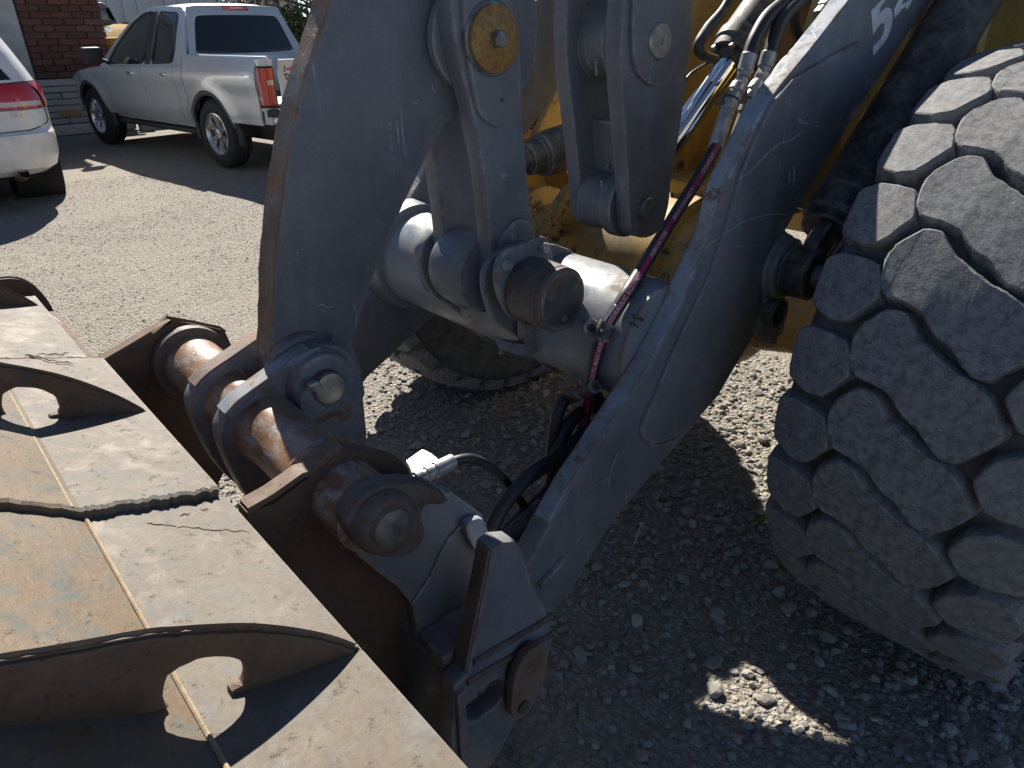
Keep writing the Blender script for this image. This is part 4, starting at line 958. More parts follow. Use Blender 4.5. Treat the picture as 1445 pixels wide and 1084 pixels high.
def map_plate(name, outer, holes, th, fn, mat, parent, bev=.003, cuts=0):
    """flat shape in (u, v) carried to 3-D by fn(u, v, w)"""
    me = fill2d(outer, holes, th / 2, min(bev, th * .3))
    if cuts:
        bm = bmesh.new(); bm.from_mesh(me); bmesh.ops.triangulate(bm, faces=bm.faces); bmesh.ops.subdivide_edges(bm, edges=[e for e in bm.edges if e.calc_length() > .1], cuts=cuts, use_grid_fill=True); bm.to_mesh(me); bm.free()
    for v in me.vertices: v.co = fn(v.co.x, v.co.y, v.co.z)
    bm = bmesh.new(); bm.from_mesh(me); bmesh.ops.recalc_face_normals(bm, faces=bm.faces); bm.to_mesh(me); bm.free()
    me.materials.clear(); smooth_by_angle(me, 40); return link_obj(name, me, mat, parent)

# ================================================================== PICKUP
TX, TY, TYAW = 4.06, 8.83, 1.715
PU = root('pickup_truck', 'silver four-door pickup truck parked beside the brick wall', 'pickup truck', (TX, TY, 0), TYAW, None, False)
SV = M['silver']; WR, WF = 0.0, 3.258; TRAD = .385
def pside(x, z, s):
    y = .905 + .018 * math.exp(-((z - .98) / .10) ** 2)
    if z < .62: y -= .07 * ((.62 - z) / .2) ** 1.5
    if z > 1.02: y -= .05 * ((z - 1.02) / .2) ** 1.6
    if x > 3.2: y -= .12 * ((x - 3.2) / .85) ** 2
    if x < -.85: y -= .05 * ((-.85 - x) / .27) ** 2
    for wx in (WR, WF):
        d = math.hypot(x - wx, z - TRAD); y += .030 * math.exp(-((d - .47) / .09) ** 2) * (1 if z < .95 else math.exp(-((z - .95) / .08) ** 2))
    return s * y
def pbot(x):
    b = .47
    if x < -.45: b = .55
    if x > 3.75: b = .42
    for wx in (WR, WF):
        d = abs(x - wx)
        if d < .455: b = max(b, TRAD + math.sqrt(.455 ** 2 - d * d) * 1.0)
    return b
def ptop(x):
    if x < .52: return 1.205
    if x < 2.6: return 1.085 - .035 * (x - .52) / 2.1
    return 1.05 - .16 * ((x - 2.6) / 1.4) ** 1.5
def panel(name, xa, xb, s, mat=SV, n=None, zr=None):
    n = n or max(12, int((xb - xa) / .035)); us = np.linspace(xa, xb, n); vs = np.linspace(0, 1, 22)
    def fn(u, w):
        b, t = pbot(u), ptop(u)
        z = b + (t - b) * w; return (u, pside(u, z, s), z)
    o = grid(name, fn, us, vs, mat, PU, 60, flip=(s < 0)); 
    sol = o.modifiers.new('thickness', 'SOLIDIFY'); sol.thickness = .02; sol.offset = -1
    return o
for s in (1, -1):
    panel('bed_side', -1.0, .500, s, n=80); panel('cab_corner', .516, .70, s, n=8); panel('rear_door', .708, 1.54, s); panel('front_door', 1.548, 2.60, s); panel('front_fender', 2.608, 4.02, s, n=70)
    # rail cap, rocker and wheel-arch trims
    sweep('bed_rail', [(x, pside(x, 1.205, s) - s * .02, 1.207) for x in np.linspace(-1.1, .5, 8)], .022, M['trim'] if s < 0 else SV, PU, 8, 1)
    sweep('rocker', [(x, s * .80, .435) for x in np.linspace(.45, 2.75, 8)], .035, SV, PU, 10, 1)
    for wx in (WR, WF):
        P, v, f = [], [], []
        for i in range(41):
            a = math.pi * (-.06 + 1.12 * i / 40); ri, ro = .425, .505
            for rr, dy in ((ri, .0), (ri, .030), (ro - .03, .036), (ro, .012), (ro, -.01)):
                xx, zz = wx + rr * math.cos(a), TRAD + rr * math.sin(a) * (1.0 if a < math.pi else 1); v.append((xx, pside(xx, max(zz, .45), s) + s * dy - s * .012, zz))
        for i in range(40):
            for c in range(4): f.append((i * 5 + c, i * 5 + c + 1, i * 5 + 6 + c, i * 5 + 5 + c))
        o = mesh('wheel_arch_trim', v, f, M['trim'], PU, None); bm = bmesh.new(); bm.from_mesh(o.data); bmesh.ops.recalc_face_normals(bm, faces=bm.faces); bm.to_mesh(o.data); bm.free(); smooth_by_angle(o.data, 40)
        v, f = [], []
        for i in range(25):
            a = math.pi * i / 24
            for y in (.86, .45): v.append((wx + .47 * math.cos(a), s * y, TRAD + .47 * math.sin(a)))
        for i in range(24): f.append((i * 2, i * 2 + 1, i * 2 + 3, i * 2 + 2))
        mesh('wheel_well', v, f, M['darkwell'], PU, 60)
        wheel(PU, wx, s * .795, TRAD, .26, s)
    # handles
    for hx in (.84, 1.74):
        zc = 1.0 - .01 * (hx - .8); y0 = pside(hx, zc, s)
        sweep('door_handle', [(hx - .005, y0 - s * .006, zc), (hx + .02, y0 + s * .030, zc + .004), (hx + .14, y0 + s * .034, zc + .006), (hx + .17, y0 - s * .004, zc + .004)], .016, M['bright'], PU, 10, 5)
    # mirror
    m_ = box('mirror', (2.44, s * .97 if s > 0 else -1.19, 1.09), (2.58, 1.19 if s > 0 else s * .97, 1.29), M['trim'], PU, .035)
    sweep('mirror_arm', [(2.55, s * .86, 1.09), (2.54, s * .93, 1.12), (2.53, s * 1.0, 1.15)], .025, M['trim'], PU, 8, 3)
    sweep('side_step', [(x, s * .82, .36) for x in (.55, 1.5, 2.7)], .03, M['trim'], PU, 8, 1)
# greenhouse
def gh(u, z, w, s): return Vector((u, s * (.86 - .24 * ((z - 1.06) / .68) - .05 * ((z - 1.06) / .68) ** 3 + w), z))
GH = [(.53, 1.06), (.60, 1.35), (.70, 1.62), (.82, 1.70), (1.2, 1.735), (1.75, 1.715), (2.05, 1.60), (2.45, 1.35), (2.85, 1.05)]
W1 = chaikin([(.84, 1.12), (.80, 1.25), (.85, 1.62), (.91, 1.665), (1.41, 1.69), (1.43, 1.10)], 2, .12)
W2 = chaikin([(1.52, 1.10), (1.51, 1.69), (1.78, 1.675), (2.04, 1.57), (2.44, 1.30), (2.62, 1.12), (2.60, 1.08)], 2, .10)
for s in (1, -1):
    g = map_plate('cab_side', cr(GH, 3, False), [W1, W2], .03, lambda u, z, w, s=s: gh(u, z, w, s), SV, PU, cuts=3)
    for W in (W1, W2): map_plate('side_window', W, [], .006, lambda u, z, w, s=s: gh(u, z, w - .006, s), M['tint'], PU, .001, cuts=3)
    map_plate('window_pillar', [(1.405, 1.10), (1.40, 1.68), (1.53, 1.68), (1.54, 1.10)], [], .004, lambda u, z, w, s=s: gh(u, z, w + .0175, s), M['trim'], PU, .001, cuts=3)
def roof(u, q):
    x = .70 + u * 1.25; hw = .60 - .02 * u; e = 1 - abs(q) ** 4; z = 1.70 + .03 * math.sin(math.pi * min(1, u + .1)) + .045 * e - .012 * u
    return (x, hw * q, z - (.035 * max(0, (.12 - u) / .12)) - .07 * max(0, (u - .8) / .2) ** 2)
grid('roof', roof, np.linspace(0, 1, 16), np.linspace(-1, 1, 25), SV, PU, 60, flip=False)
def rearp(u, v, w):                                    # rear cab wall: u across, v up
    k = (v - 1.10) / .62; return Vector((.535 + .17 * k - .03 * (1 - (u / .85) ** 2) * .6 - w, u, v))
RO = [(-.80, 1.10), (-.72, 1.40), (-.63, 1.66), (-.5, 1.735), (.5, 1.735), (.63, 1.66), (.72, 1.40), (.80, 1.10)]
RWN = chaikin([(-.68, 1.215), (-.66, 1.30), (-.565, 1.60), (-.50, 1.635), (.50, 1.635), (.565, 1.60), (.66, 1.30), (.68, 1.215)], 2, .2)
map_plate('cab_rear', cr(RO, 3, False), [RWN], .03, rearp, SV, PU, cuts=1)
map_plate('rear_window', RWN, [], .006, lambda u, v, w: rearp(u, v, w + .006), M['tint'], PU, .001, cuts=1)
for s in (1, -1): sweep('roof_seam', [(.70, s * .52, 1.742), (.69, s * .50, 1.70), (.675, s * .52, 1.66)], .007, M['rubber_seal'], PU, 6, 2)
bl = box('brake_light', (.655, -.17, 1.682), (.70, .17, 1.742), M['red_lens'], PU, .012); box('lamp_centre', (.650, -.09, 1.70), (.67, .09, 1.725), M['clear_lens'], bl, .006)
def wsp(u, v, w): k = v; return Vector((1.80 + 1.03 * (1 - k) + .10 * (1 - (u / .8) ** 2) + w * .5, u * (1 - .24 * k), 1.06 + .63 * k + w * .6))
grid('windscreen', lambda u, v: wsp(u, v, 0), np.linspace(-.80, .80, 13), np.linspace(0, 1, 6), M['tint'], PU, 60, flip=True)
def hood(u, q):
    x = 2.72 + u * 1.30; hw = .80 - .10 * u * u; return (x, hw * q, ptop(x) + .055 * (1 - q * q) - .02 * u + (.018 if abs(q) < .55 else 0))
grid('hood', hood, np.linspace(0, 1, 14), np.linspace(-1, 1, 25), SV, PU, 50)
box('front_end', (3.93, -.74, .45), (4.05, .74, .90), M['trim'], PU, .05)
# bed, tailgate and bumper
box('bed_floor', (-1.10, -.80, .72), (.50, .80, .76), M['trim'], PU, .005); box('bed_front', (.48, -.83, .62), (.515, .83, 1.19), SV, PU, .005)
box('underbody', (-.9, -.62, .33), (3.9, .62, .55), M['darkwell'], PU, .04)
def tg(u, v, w):                                       # tailgate skin
    k = (v - .66) / .55; x = -1.135 - .02 * math.sin(math.pi * min(max(k, 0), 1)) - (.035 * max(0, (k - .82) / .18)) + .014 * math.exp(-((k - .72) / .05) ** 2); return Vector((x - w, u, v))
map_plate('tailgate', [(-.715, .66), (-.715, 1.195), (.715, 1.195), (.715, .66)], [], .03, tg, SV, PU, cuts=3)
gk = [ob for ob in PU.children if ob.name.startswith('tailgate')][0]
def rear_text(s, size, u0, v, mat, nm):
    me = text_mesh(s, size, .0004, bold=size * .02)
    for q in me.vertices: q.co = tg(u0 - q.co.x, v + q.co.y, .0172 + q.co.z)
    me.flip_normals(); return link_obj(nm, me, mat, gk)
rear_text('TORQ', .085, .66, .995, M['trim'], 'sticker'); rear_text('I', .085, .655, 1.075, M['trim'], 'sticker')
bow = [(.625, 1.09), (.56, 1.085), (.565, 1.072), (.50, 1.072), (.505, 1.088), (.43, 1.097), (.425, 1.115), (.49, 1.118), (.485, 1.134), (.55, 1.134), (.555, 1.12), (.62, 1.108)]
map_plate('bow_tie_sticker', bow, [], .001, lambda u, v, w: tg(u, v, w + .018), M['red_lens'], gk, .0002)
rear_text('COLORADO', .075, .62, .745, simple('badge_silver', (.62, .66, .75), .3, .6), 'badge')
def corner(t, z, w=0.0):                               # wraps from the side to the tail
    q = max(0, min(1, t)); a = q * math.pi / 2; cx, cy = -1.00, .76; rx, ry = .135 + w, .125 + w
    return (cx - rx * math.sin(a) ** .8 - .0, cy + ry * math.cos(a) ** .8, z)
for s in (1, -1):
    fl = lambda p: (p[0], s * p[1], p[2])
    grid('bed_corner', lambda t, z: fl(corner(t, z, -.004)), np.linspace(0, 1, 12), np.linspace(.56, 1.20, 12), SV, PU, 60, flip=(s > 0))
    grid('lamp_surround', lambda t, z: fl(corner(.0 + .98 * t + .12 * (z - .78) * (1 - t), z, .006)), np.linspace(0, 1, 10), np.linspace(.725, 1.135, 8), M['rubber_seal'], PU, 60, flip=(s > 0))
    lp = grid('tail_light', lambda t, z: fl(corner(.06 + .86 * t + .12 * (z - .78) * (1 - t), z, .016)), np.linspace(0, 1, 10), np.linspace(.755, 1.115, 8), M['red_lens'], PU, 60, flip=(s > 0))
    grid('reverse_light', lambda t, z: fl(corner(.60 + .30 * t, z, .019)), np.linspace(0, 1, 6), np.linspace(.955, 1.0, 3), M['clear_lens'], lp, 60, flip=(s > 0))
    b = prism('bumper_step', [(-1.26, s * .62, .70), (-1.26, s * .62, .48), (-1.17, s * .86, .50), (-.99, s * .885, .56), (-1.0, s * .885, .70), (-1.18, s * .86, .72)], (.08, -s * .03, 0), M['trim'], PU, .01)
    prism('bumper_end', [(-1.275, s * .60, .64), (-1.275, s * .60, .575), (-1.185, s * .875, .575), (-1.185, s * .875, .64)], (.03, 0, 0), M['bright'], PU, .006)
box('bumper', (-1.27, -.62, .575), (-1.20, .62, .66), M['bright'], PU, .02); box('bumper_pad', (-1.26, -.62, .655), (-1.13, .62, .70), M['trim'], PU, .01); box('bumper_skirt', (-1.24, -.62, .45), (-1.18, .62, .58), M['trim'], PU, .02)
lathe_y('axle', 0, .385, [(-.75, .05), (-.1, .05), (-.09, .13), (.09, .13), (.1, .05), (.75, .05)], M['darkwell'], PU, 20)
box('spare_wheel_well', (-1.0, -.3, .40), (-.45, .3, .60), M['darkwell'], PU, .06)

# ================================================================== SUV (only its tail is in the picture)
def suv(name, label, x, y, rz, mat, full=True):
    S = root(name, label, 'suv', (x, y, 0), rz, None, False)
    # rings: height, half width, tail x, nose x, corner radius
    rings = [(.30, .78, -.80, 3.55, .25), (.36, .86, -.90, 3.66, .28), (.46, .895, -.935, 3.70, .30), (.60, .905, -.95, 3.72, .30), (.655, .905, -.945, 3.70, .30), (.672, .902, -.905, 3.68, .28), (.69, .90, -.880, 3.66, .26), (.80, .905, -.872, 3.62, .26), (.93, .905, -.855, 3.50, .26), (1.02, .895, -.835, 3.2, .26), (1.10, .865, -.79, 2.75, .24), (1.18, .835, -.745, 2.50, .22), (1.32, .78, -.665, 2.15, .20), (1.46, .72, -.575, 1.80, .18), (1.58, .66, -.47, 1.50, .16), (1.645, .60, -.40, 1.30, .16), (1.68, .48, -.30, 1.1, .16), (1.692, .30, -.15, .9, .14)]
    Z = [r[0] for r in rings]
    def par(z): return [float(np.interp(z, Z, [r[k] for r in rings])) for k in (1, 2, 3, 4)]
    def pt(t, z, w=0.0):
        """t in 0..1 once round: 0 = middle of the tail, .25 = right side, .5 = nose"""
        hw, xr, xf, rc = par(z); hw += w; xr -= w; xf += w; L = xf - xr
        a = (t % 1.0); sgn = -1 if a <= .5 else 1; a = a if a <= .5 else 1 - a
        tail = hw - rc; arc = rc * math.pi / 2; side = L - 2 * rc; tot = 2 * tail + 2 * arc + side; d = a * 2 * tot
        if d < tail: yy, xx = d, xr - 0 * d
        elif d < tail + arc: b = (d - tail) / rc; yy, xx = tail + rc * math.sin(b), xr + rc - rc * math.cos(b)
        elif d < tail + arc + side: yy, xx = hw, xr + rc + d - tail - arc
        elif d < tail + 2 * arc + side: b = (d - tail - arc - side) / rc; yy, xx = tail + rc * math.cos(b), xf - rc + rc * math.sin(b)
        else: yy, xx = max(0, tot - d), xf
        bow = .05 * (1 - (yy / max(hw, .01)) ** 2) if xx < xr + rc else 0
        return (xx - bow, sgn * yy, z)
    ts = np.concatenate([np.linspace(0, .16, 30)[:-1], np.linspace(.16, .34, 30)[:-1], np.linspace(.34, .66, 30)[:-1], np.linspace(.66, .84, 30)[:-1], np.linspace(.84, 1, 30)])
    zs = np.unique(np.concatenate([np.array(Z), np.linspace(.3, 1.69, 40)]))
    grid('body', lambda t, z: pt(t, z), ts, zs, mat, S, 40)
    grid('roof_panel', lambda q, r: (-.15 - .05 + 1.1 * q, .30 * r, 1.692 + .012 * (1 - r * r)), np.linspace(0, 1, 6), np.linspace(-1, 1, 6), mat, S, 60, flip=True)
    def patch(nm, t0, t1, z0, z1, m, w, nt=16, nz=8, ftop=None, fbot=None, par_=None):
        def fn(t, q):
            za = fbot(t) if fbot else z0; zb = ftop(t) if ftop else z1; return pt(t, za + (zb - za) * q, w)
        return grid(nm, fn, np.linspace(t0, t1, nt), np.linspace(0, 1, nz), m, par_ or S, 60)
    for sg in (1, -1):
        T = lambda a: a if sg > 0 else 1 - a
        def lamp(nm, a, b, m, w, z0, z1, par_=None, ft=None):
            aa, bb = (T(a), T(b)) if sg > 0 else (T(b), T(a)); return patch(nm, aa, bb, z0, z1, m, w, 14, 8, ft and (lambda t: ft(t if sg > 0 else 1 - t)), None, par_)
        top = lambda a: 1.045 + .03 * min(1, a / .075) - (0 if a < .105 else .5 * (a - .105))
        lamp('lamp_seam', .018, .122, M['rubber_seal'], .0035, .855, 1.07, None, lambda a: top(a) + .008)
        l = lamp('tail_light', .020, .074, M['red_lens'], .010, .862, 1.05, None, top); lamp('reverse_light', .022, .072, M['clear_lens'], .0115, .885, .925, l)
        l = lamp('tail_light', .0765, .120, M['red_lens'], .011, .862, 1.05, None, top); lamp('reverse_light', .079, .112, M['clear_lens'], .0125, .885, .925, l)
    # rear glass, side glass, seams
    patch('rear_window', -.066, .066, 1.10, 1.50, M['tint'], .004, 20, 8, None, None)
    for a, b in ((.135, .20), (.205, .27)):
        patch('side_window', a, b, 1.12, 1.50, M['tint'], .004); patch('side_window', 1 - b, 1 - a, 1.12, 1.50, M['tint'], .004)
    for sg in (1, -1):
        pts = [pt(sg * .0755, z, .001) for z in np.linspace(.86, .755, 5)] + [pt(sg * a, z, .001) for a, z in ((.072, .73), (.062, .70), (.055, .685), (.03, .68), (.0, .68))]
        sweep('hatch_seam', pts, .005, M['rubber_seal'], S, 6, 1)
        wheel(S, 0, -sg * .77, .355, .235, -sg, 5)
        wheel(S, 2.89, -sg * .77, .355, .235, -sg, 5)
        o = lathe_y('wheel_well', 0, .355, [(-sg * .50, .43), (-sg * .907, .43)], M['darkwell'], S, 40, caps=False)
        sweep('exhaust_pipe', [(-.55, -sg * .50, .26), (-.80, -sg * .52, .285), (-.93, -sg * .53, .325), (-.955, -sg * .535, .335)], .042, M['exhaust'], S, 18, 4, caps=False)
        lathe = rod('pipe_inside', (-.90, -sg * .525, .315), (-.80, -sg * .52, .29), [(0, .036), (.05, .036)], M['darkwell'], S, 18)
    if full:
        me = text_mesh('SXT', .060, .001, bold=.001)
        for q in me.vertices:
            hw, xr, xf, rc = par(.80); q.co = (xr - .05 * (1 - ((.60) / hw) ** 2) - .016 - q.co.z, -.58 - q.co.x, .80 + q.co.y)
        bm = bmesh.new(); bm.from_mesh(me); bmesh.ops.recalc_face_normals(bm, faces=bm.faces); bm.to_mesh(me); bm.free()
        link_obj('badge', me, M['bright'], S)
    box('underbody', (-.7, -.65, .24), (3.4, .65, .40), M['darkwell'], S, .05)
    return S
sx = atZ((70, 274), 0)
suv('parked_suv', 'white suv seen from its tail, with red lamps and a rusty exhaust', sx.x - .775 + .02, sx.y + .24, R(90 - 2), M['white'])

# ================================================================== BUILDING AND BACKGROUND
BM = {}
def masonry(name, cols, rough=.9, sc=18, paint_=None):
    t = NT(name); g = t.n('ShaderNodeObjectInfo'); r = t.n('ShaderNodeValToRGB'); t.link(g.outputs['Random'], r.inputs[0]); e = r.color_ramp.elements
    e[0].color = (*cols[0], 1); e[1].color = (*cols[-1], 1)
    for i, c in enumerate(cols[1:-1]): q = e.new((i + 1) / (len(cols) - 1)); q.color = (*c, 1)
    f = t.noise(sc, 5, .7); c = t.mix(t.ramp(f, .3, .7, 0, .5), r.outputs[0], tuple(x * .6 for x in cols[0])); t.out(c, rough, 0, .25); t.bump(f, .5, .006); return t.m
M['brick'] = masonry('red_brick', [(.105, .045, .036), (.15, .062, .048), (.085, .04, .034), (.17, .075, .058), (.12, .06, .05)])
M['ledge'] = masonry('painted_ledgestone', [(.40, .38, .34), (.46, .44, .40), (.36, .345, .31), (.50, .47, .43)])
M['mortar'] = simple('mortar', (.20, .155, .13), .95, 0, .3, 15); M['plaster'] = simple('grey_render', (.36, .36, .34), .9, 0, .2, 5)
M['kerb'] = simple('concrete', (.42, .40, .37), .9, 0, .15, 10); M['metalwall'] = simple('pale_metal_wall', (.58, .62, .62), .6, 0, .08, 2)
BY = 13.6
bl0 = atY((16, 60), BY); br0 = atY((143, 60), BY)
BD = root('brick_building', 'low brick building with a pale stacked-stone base behind the parked cars', 'building', (.8, BY, 0))
WX0, WX1, WT = -6.0, atY((146, 40), BY).x, 3.0
ZL = atY((100, 112), BY).z
box('wall', (WX0, BY + .02, 0), (WX1, BY + .45, WT), M['mortar'], BD, .01)
box('roof_edge', (WX0 - .2, BY - .18, WT), (WX1 + .15, BY + 5.0, WT + .16), M['kerb'], BD, .02)
box('back_wall', (WX0, BY + .46, 0), (WX1 - .25, BY + 4.8, WT), M['plaster'], BD, .01)
gx = atY((36, 60), BY).x
box('rendered_bay', (gx - 2.2, BY - .06, 0), (gx - .02, BY + .0195, WT - .01), M['plaster'], BD, .01)
def brickmesh(w, h, d, seed):
    rnd = random.Random(seed); bm = bmesh.new(); bmesh.ops.create_cube(bm, size=1)
    for v in bm.verts: v.co = Vector((v.co.x * w + rnd.uniform(-.004, .004), v.co.y * d + rnd.uniform(-.004, .004), v.co.z * h + rnd.uniform(-.004, .004)))
    bmesh.ops.bevel(bm, geom=list(bm.edges), offset=.006, segments=1, affect='EDGES'); me = bpy.data.meshes.new('brick'); bm.to_mesh(me); bm.free(); return me
BW, BH = .27, .078
bms = [brickmesh(BW, BH, .10, i) for i in range(4)]; half = brickmesh(BW * .47, BH, .10, 9)
for m_ in bms + [half]: m_.materials.append(M['brick'])
z = ZL + .07; row = 0; rnd = random.Random(4)
while z < WT - .06:
    x = gx + .01 + (BW / 2 if row % 2 == 0 else BW * .235)
    if row % 2: 
        b = bpy.data.objects.new('brick', half); col.objects.link(b); b.parent = BD; b.location = (gx + .01 + BW * .235 - BD.location.x, BY - rnd.uniform(-.004, .006) - BD.location.y, z); x = gx + .01 + BW * .47 + .014 + BW / 2
    while x < WX1 + .02:
        last = x + BW / 2 > WX1 + .01
        b = bpy.data.objects.new('brick', half if last else rnd.choice(bms)); col.objects.link(b); b.parent = BD
        xx = min(x, WX1 - BW * .235) if last else x
        b.location = (xx - BD.location.x, BY - rnd.uniform(-.005, .008) - BD.location.y, z); x += BW + .014
    z += BH + .014; row += 1
# stacked-stone base, course by course
zs_ = 0.16; rnd = random.Random(8)
lm = []
for i in range(8):
    me = brickmesh(rnd.uniform(.28, .62), rnd.uniform(.075, .12), .14, 20 + i); me.name = 'stone'; me.materials.append(M['ledge']); lm.append(me)
box('plinth', (gx - .6, BY - .14, 0), (WX1 + .1, BY - .001, .15), M['kerb'], BD, .01)
while zs_ < ZL - .02:
    x = gx - .1; h = .092
    while x < WX1 + .05:
        me = rnd.choice(lm); w = me.vertices and max(v.co.x for v in me.vertices) * 2; hh = max(v.co.z for v in me.vertices) * 2
        b = bpy.data.objects.new('stone', me); col.objects.link(b); b.parent = BD; b.scale = (1, 1, (h - .006) / hh); b.location = (x + w / 2 - BD.location.x, BY - .03 - rnd.uniform(0, .035) - BD.location.y, zs_ + h / 2); x += w + .008
    zs_ += h
bs_ = brickmesh(.34, .09, .1, 77); bs_.materials.append(M['amber_stone'] if 'amber_stone' in M else simple('ochre_stone', (.36, .22, .11), .9)); p = atY((99, 159), BY - .11)
b = bpy.data.objects.new('stone', bs_); col.objects.link(b); b.parent = BD; b.location = (p.x - BD.location.x, BY - .075 - BD.location.y, p.z); b['label'] = 'single ochre stone in the pale base'
box('sill', (gx - .1, BY - .10, ZL - .012), (WX1 + .06, BY - .0005, ZL + .012), M['ledge'], BD, .006)
kb_ = box('kerb', (WX1 + .12, 13.2, -.02), (9.5, 13.45, .13), M['kerb'], None, .015); kb_['kind'] = 'structure'

# pale metal building further back
p0, p1 = atY((140, 3), 26), atY((395, 3), 26)
SH = root('metal_shed', 'long pale metal-clad shed far behind the pickup truck', 'building', (p0.x, 26, 0))
me_ = None
for i in range(34):
    xa = p0.x - 4 + i * .42
    if xa > p1.x + .6: break
    if me_ is None:
        q = box('wall_sheet', (0, 26, 0), (.405, 26.08, 5.2), M['metalwall'], SH, .012); me_ = q.data
    else:
        q = bpy.data.objects.new('wall_sheet', me_); col.objects.link(q); q.parent = SH
    q.location = (xa - p0.x, -26, 0)
box('roof', (p0.x - 4.2, 25.8, 5.2), (p1.x + .9, 33, 5.35), M['metalwall'], SH, .02); box('end_wall', (p0.x - 4, 26.1, 0), (p1.x + .6, 32.5, 5.2), M['metalwall'], SH, .02)

# old yellow vehicle between the brick wall and the pickup
vy = 17.5; vb = atY((150, 40), vy)
YV = root('yellow_van', 'old yellow vehicle with dark windows glimpsed between brick wall and pickup', 'van', (vb.x, vy, 0))
YV_ = carpaint('faded_yellow_paint', (.24, .135, .010), 0, .7, 0.0); YV_.node_tree.nodes['Principled BSDF'].inputs['Specular IOR Level'].default_value = .05
wx = vb.x; z0 = atY((150, 33), vy).z; zt = atY((150, 3), vy).z; xl, xr_ = atY((128, 20), vy).x, atY((170, 20), vy).x
grid('hood', lambda u, q: (xl - .6 + u * (xr_ - xl + .9), vy - .9 + q * 1.2, z0 - .42 * (1 - q) ** 2 - .10 * abs(u - .5) ** 2), np.linspace(0, 1, 10), np.linspace(0, 1, 8), YV_, YV, 60)
box('body', (xl - .6, vy - .85, .5), (xr_ + .3, vy + 3.6, z0 - .25), YV_, YV, .08)
fr = [(xl, z0 - .02), (xl + .12, zt - .08), (xl + .22, zt), (xr_ - .22, zt), (xr_ - .12, zt - .08), (xr_, z0 - .02)]
w1 = [(xl + .10, z0 + .06), (xl + .19, zt - .12), ((xl + xr_) / 2 + .08, zt - .10), ((xl + xr_) / 2 + .14, z0 + .06)]
w2 = [((xl + xr_) / 2 + .22, z0 + .06), ((xl + xr_) / 2 + .17, zt - .10), (xr_ - .20, zt - .12), (xr_ - .10, z0 + .06)]
ws = plate_xz('windscreen_frame', fr, vy + .3, .06, M['grey_trim'], YV, [w1, w2], bev=.01); plate_xz('cab', [(x, z - .01) for x, z in fr], vy + .37, 2.2, M['darkwell'], YV, bev=.02)
for w_ in (w1, w2): plate_xz('pane', w_, vy + .32, .02, glass_mat('greenish_glass', (.09, .12, .11), .15), ws, bev=.002)
hl = atY((152, 42), vy - .9); rod('headlight', (hl.x, vy - .84, hl.z), (hl.x, vy - .95, hl.z), [(0, .055), (.08, .055), (.10, .05), (.101, .045), (.09, .001)], M['bright'], YV, 28)
for s_ in (0, 1):
    o = lathe_y('wheel', 0, 0, [(-.12, .2), (-.12, .36), (.12, .36), (.12, .2)], M['carrubber'], None, 30); o.parent = YV; o.location = ((xl - .35 if s_ == 0 else xr_ + .05) - YV.location.x, .2, .36)
    box('bumper', (xl - .7, vy - 1.05, .45), (xr_ + .4, vy - .95, .62), M['grey_trim'], YV, .02) if s_ else None

# dark car whose roof shows above the lifting arm
q = atY((735, 10), 7.6)
def plain_car(name, label, x, y, rz, mat, zr):
    S = root(name, label, 'car', (x, y, 0), rz, None, False); k = zr / 1.50
    prof = [(-2.1, .35), (-2.15, .75), (-2.0, .98), (-1.5, 1.02), (-.95, 1.42), (-.3, 1.50), (.45, 1.46), (1.2, 1.02), (2.0, .88), (2.2, .6), (2.15, .33)]
    pr = [(a, b * k) for a, b in cr(prof, 4, False)]
    def sec(i, q):
        a, b = pr[i]; hw = .86 if b < 1.0 * k else .86 - .26 * (b / k - 1.0) / .5; return (a, hw * q, b + (.03 * (1 - q * q) if b > .5 else 0))
    grid('body_top', lambda i, q: sec(int(i), q), list(range(len(pr))), np.linspace(-1, 1, 9), mat, S, 50, flip=True)
    for s_ in (1, -1):
        plate_xz('body_side', [(a, min(b, 1.0 * k)) for a, b in pr], s_ * .86 - .01, .02, mat, S, bev=.004)
        me = [( -1.2, 1.02 * k), (-.85, 1.38 * k), (.4, 1.41 * k), (1.0, 1.03 * k)]
        map_plate('side_window', me, [], .01, lambda u, v, w, s_=s_: Vector((u, s_ * (.865 - .26 * (v / k - 1.0) / .5 + w), v)), M['tint'], S, .002)
        for wx in (-1.35, 1.35): wheel(S, wx, s_ * .76, .33, .2, s_, 5)
    grid('rear_window', lambda u, v: (-1.52 + .52 * v, u * (.72 - .12 * v), (1.045 + .36 * v) * k), np.linspace(-1, 1, 5), np.linspace(0, 1, 4), M['tint'], S, 60)
    return S
plain_car('parked_car', 'pale blue car roof just visible above the far lifting arm', q.x + .3, q.y + 1.2, R(95), carpaint('pale_blue_car_paint', (.42, .52, .62), .2), q.z + .0)

# board fence, trees and shrubs at the end of the lot
M['board'] = masonry('weathered_board', [(.16, .12, .08), (.21, .16, .11), (.13, .10, .075), (.24, .19, .13)], .9, 10)
f0, f1 = atY((330, 40), 19), atY((640, 30), 19)
FN = root('board_fence', 'weathered wooden board fence behind the pickup truck', 'fence', (f0.x, 19, 0))
bmesh_ = None; x = f0.x - 3; rnd = random.Random(3); nb = 0
while x < f1.x + 2 and nb < 120:
    if bmesh_ is None: q = box('board', (0, 0, .05), (.14, .022, 1.62), M['board'], FN, .004); bmesh_ = q.data; 
    else: q = bpy.data.objects.new('board', bmesh_); col.objects.link(q); q.parent = FN
    q.location = (x - f0.x, rnd.uniform(-.012, .012), 0); q.scale = (1, 1, rnd.uniform(.95, 1.03)); x += .152; nb += 1
for zr_ in (.4, 1.3): box('rail', (f0.x - 3, 19.04, zr_), (x, 19.10, zr_ + .09), M['board'], FN, .004)

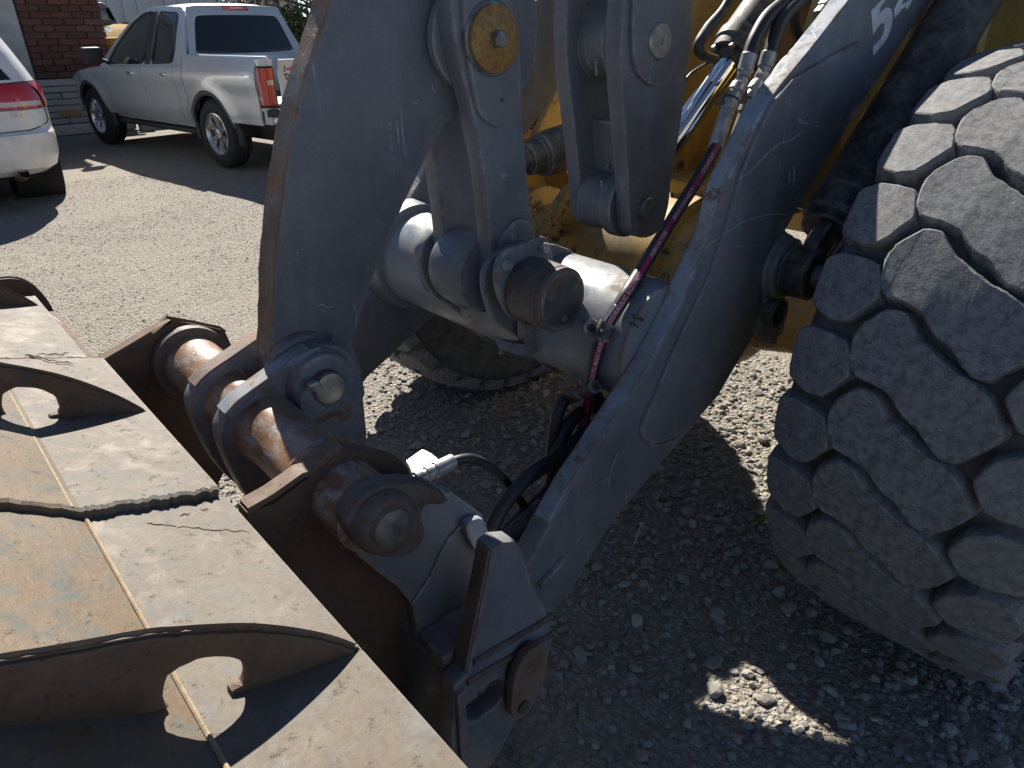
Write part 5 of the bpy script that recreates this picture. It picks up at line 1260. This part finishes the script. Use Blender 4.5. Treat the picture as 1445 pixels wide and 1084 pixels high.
def foliage(name, c):
    t = NT(name); g = t.n('ShaderNodeNewGeometry'); c1 = t.mix(g.outputs['Random Per Island'], tuple(v * .55 for v in c), tuple(v * 1.5 for v in c)); t.out(c1, .6, 0, .3)
    t.b.inputs['Transmission Weight'].default_value = 0.0; t.b.inputs['Subsurface Weight'].default_value = 0.0; return t.m
M['leaf'] = foliage('olive_leaf', (.075, .085, .035)); M['leaf_dry'] = foliage('dry_leaf', (.17, .13, .07)); M['bark'] = simple('bark', (.10, .075, .055), .95, 0, .4, 14)
def tree(name, label, x, y, h, cw, z0, n, leafm, seed, cat='tree', group=None, trunk=.12):
    rg = np.random.default_rng(seed); T = root(name, label, cat, (x, y, 0), 0, group, False)
    pts = [(0, 0, -.1), (.05, .03, h * .3), (-.04, .06, h * .55), (.08, 0, h * .85)]
    tk = sweep('trunk', pts, [trunk, trunk * .8, trunk * .5, trunk * .2], M['bark'], T, 9, 5); tips = []
    for i in range(11):
        zc = h * rg.uniform(.25, .75); a = rg.uniform(0, 6.28); L = cw * rg.uniform(.5, 1.0)
        e = (L * math.cos(a), L * math.sin(a), zc + L * rg.uniform(.3, .9)); sweep('limb', [(0, 0, zc), (e[0] * .5, e[1] * .5, zc + (e[2] - zc) * .35), e], [trunk * .4, trunk * .25, trunk * .08], M['bark'], tk, 6, 3); tips.append(e)
    tips.append((0, 0, h * .9)); C = []
    for e in tips:
        for _ in range(4): C.append(np.array(e) + rg.normal(0, cw * .22, 3))
    C = np.array(C); idx = rg.integers(0, len(C), n); P = C[idx] + rg.normal(0, cw * .17, (n, 3)); P = P[P[:, 2] > z0]; n = len(P)
    s = rg.uniform(.035, .085, n) * (1 + h * .05); a = rg.normal(size=(n, 3)); a /= np.linalg.norm(a, axis=1)[:, None]; b = np.cross(a, rg.normal(size=(n, 3))); b /= np.linalg.norm(b, axis=1)[:, None]
    V = np.stack([P - a * s[:, None], P + b * s[:, None] * .45, P + a * s[:, None], P - b * s[:, None] * .45], 1).reshape(-1, 3); F = np.arange(n * 4).reshape(-1, 4)
    me = bpy.data.meshes.new('crown'); me.from_pydata(V.tolist(), [], F.tolist()); link_obj('crown', me, leafm, T); return T
tq = atY((395, 10), 20.5)
tree('bare_tree', 'thin brown-leaved tree leaning behind the pickup cab', atY((392, 20), 20.5).x, 20.5, 5.5, 1.6, 1.6, 2600, M['leaf_dry'], 1)
tree('shrub', 'olive green shrub in front of the board fence', atY((428, 40), 17.6).x, 17.6, 1.9, .75, .1, 2600, M['leaf'], 2, 'shrub', None, .05)
tree('leafy_tree', 'dark olive tree standing behind the board fence', atY((440, 10), 23).x, 23, 7, 2.3, 1.5, 5200, M['leaf'], 3)
tree('leafy_tree', 'broad olive tree at the far right end of the fence', atY((560, 10), 24).x, 24, 6, 2.4, 1.3, 4000, M['leaf'], 5)

for o in list(bpy.data.objects):
    if '_root' in o: del o['_root']
